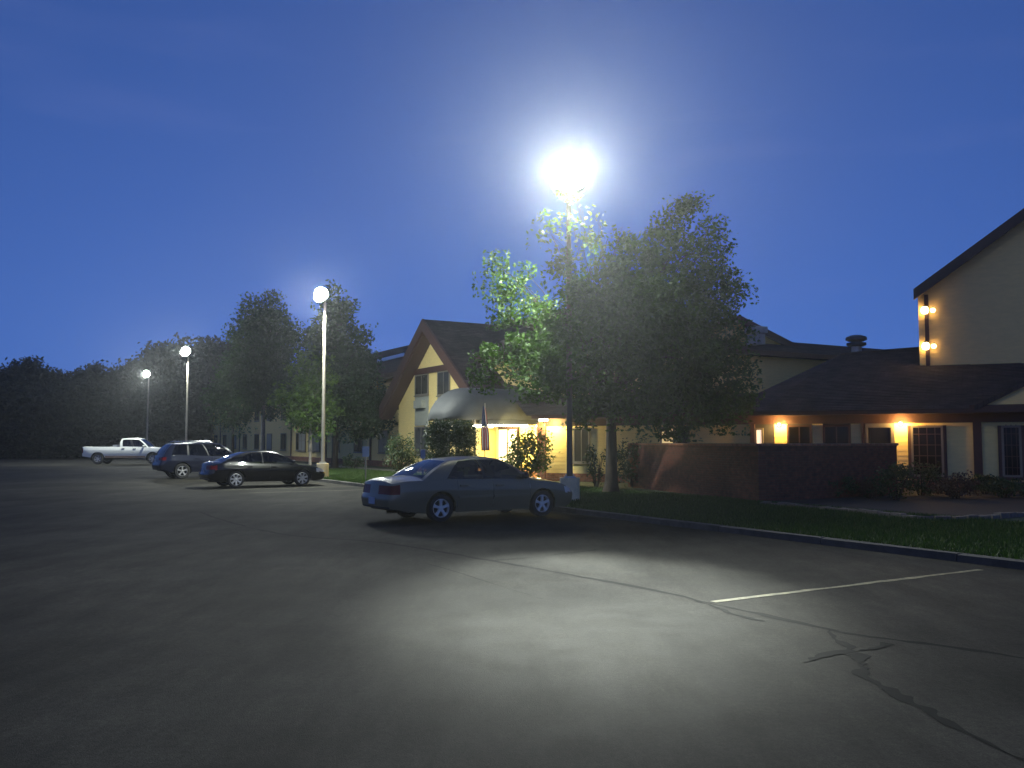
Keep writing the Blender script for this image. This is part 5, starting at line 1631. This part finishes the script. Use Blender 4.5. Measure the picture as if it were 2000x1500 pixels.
for (px, yb, Yd, w_, h_, lab, m_) in ((1560, 985, 25.6, 0.62, 0.62, 'low dark shrub nearest the brick wall corner', 'leaf_hedge'), (1628, 988, 25.4, 0.66, 0.66, 'second low shrub from the brick wall corner', 'leaf_hedge'),
        (1700, 996, 25.0, 0.50, 0.50, 'third low shrub from the brick wall corner', 'leaf_bronze'), (1752, 1004, 24.2, 0.75, 0.95, 'tall dark shrub below the lit door wall', 'leaf_hedge'), (1800, 990, 26.2, 0.7, 0.95, 'dark shrub under the big lattice window', 'leaf_hedge'),
        (1868, 1000, 24.8, 0.72, 0.72, 'round bronze shrub right of the big lattice window', 'leaf_bronze'), (1925, 972, 27.0, 0.5, 0.62, 'small shrub at the foot of the brown post', 'leaf_hedge'), (1965, 998, 25.2, 0.75, 0.55, 'spreading low shrub at the right picture edge', 'leaf_hedge')):
    shr(px, yb, Yd, w_, h_, lab, m_, n=1700, leaf=0.08, group='shrubs of the planting bed')

# grass blades on the lawn
def grass(n, u0, u1, v0, v1, h):
    u = rng.uniform(u0, u1, n); v = rng.uniform(v0, v1, n)
    x = O2.x + U.x * u + V.x * v; y = O2.y + U.y * u + V.y * v
    a = rng.uniform(0, 6.28, n); w_ = 0.010; hh = h * rng.uniform(0.5, 1.3, n)
    lx, ly = rng.normal(size=n) * 0.03, rng.normal(size=n) * 0.03
    P0 = np.stack([x - np.cos(a) * w_, y - np.sin(a) * w_, np.full(n, 0.095)], 1)
    P1_ = np.stack([x + np.cos(a) * w_, y + np.sin(a) * w_, np.full(n, 0.095)], 1)
    P2 = np.stack([x + lx, y + ly, 0.1 + hh], 1)
    return np.stack([P0, P1_, P2], 1).reshape(-1, 3)
gv = np.concatenate([grass(70000, -10.5, 2, 0.14, 5.6, 0.075), grass(45000, 2, 14.5, 0.14, 6.0, 0.075), grass(45000, 14.5, 34, 0.14, 6.1, 0.08)])
go = raw_mesh('grass', gv, None, 'grass', nper=3)
tag(go, 'short mown grass between the kerb and the motel', 'grass', kind='stuff')

# ------------------------------------------------------------------ air volume added to imitate the bloom round the lamps
hz = MB(); hz.box((0, 600, 9.0), (1840, 1860, 22.0))
m_, nt_, b_ = new_mat('glow_haze')
nt_.nodes.remove(b_)
pv = nt_.nodes.new('ShaderNodeVolumePrincipled')
pv.inputs['Color'].default_value = (0.92, 0.96, 1.0, 1)
pv.inputs['Density'].default_value = 0.0006
pv.inputs['Anisotropy'].default_value = 0.82
nt_.links.new(pv.outputs[0], nt_.nodes['Material Output'].inputs['Volume'])
hazeo = hz.build('glow_haze', 'glow_haze')
tag(hazeo, 'thin air volume added to give the lamps a bloom', 'glow_haze', kind='stuff')
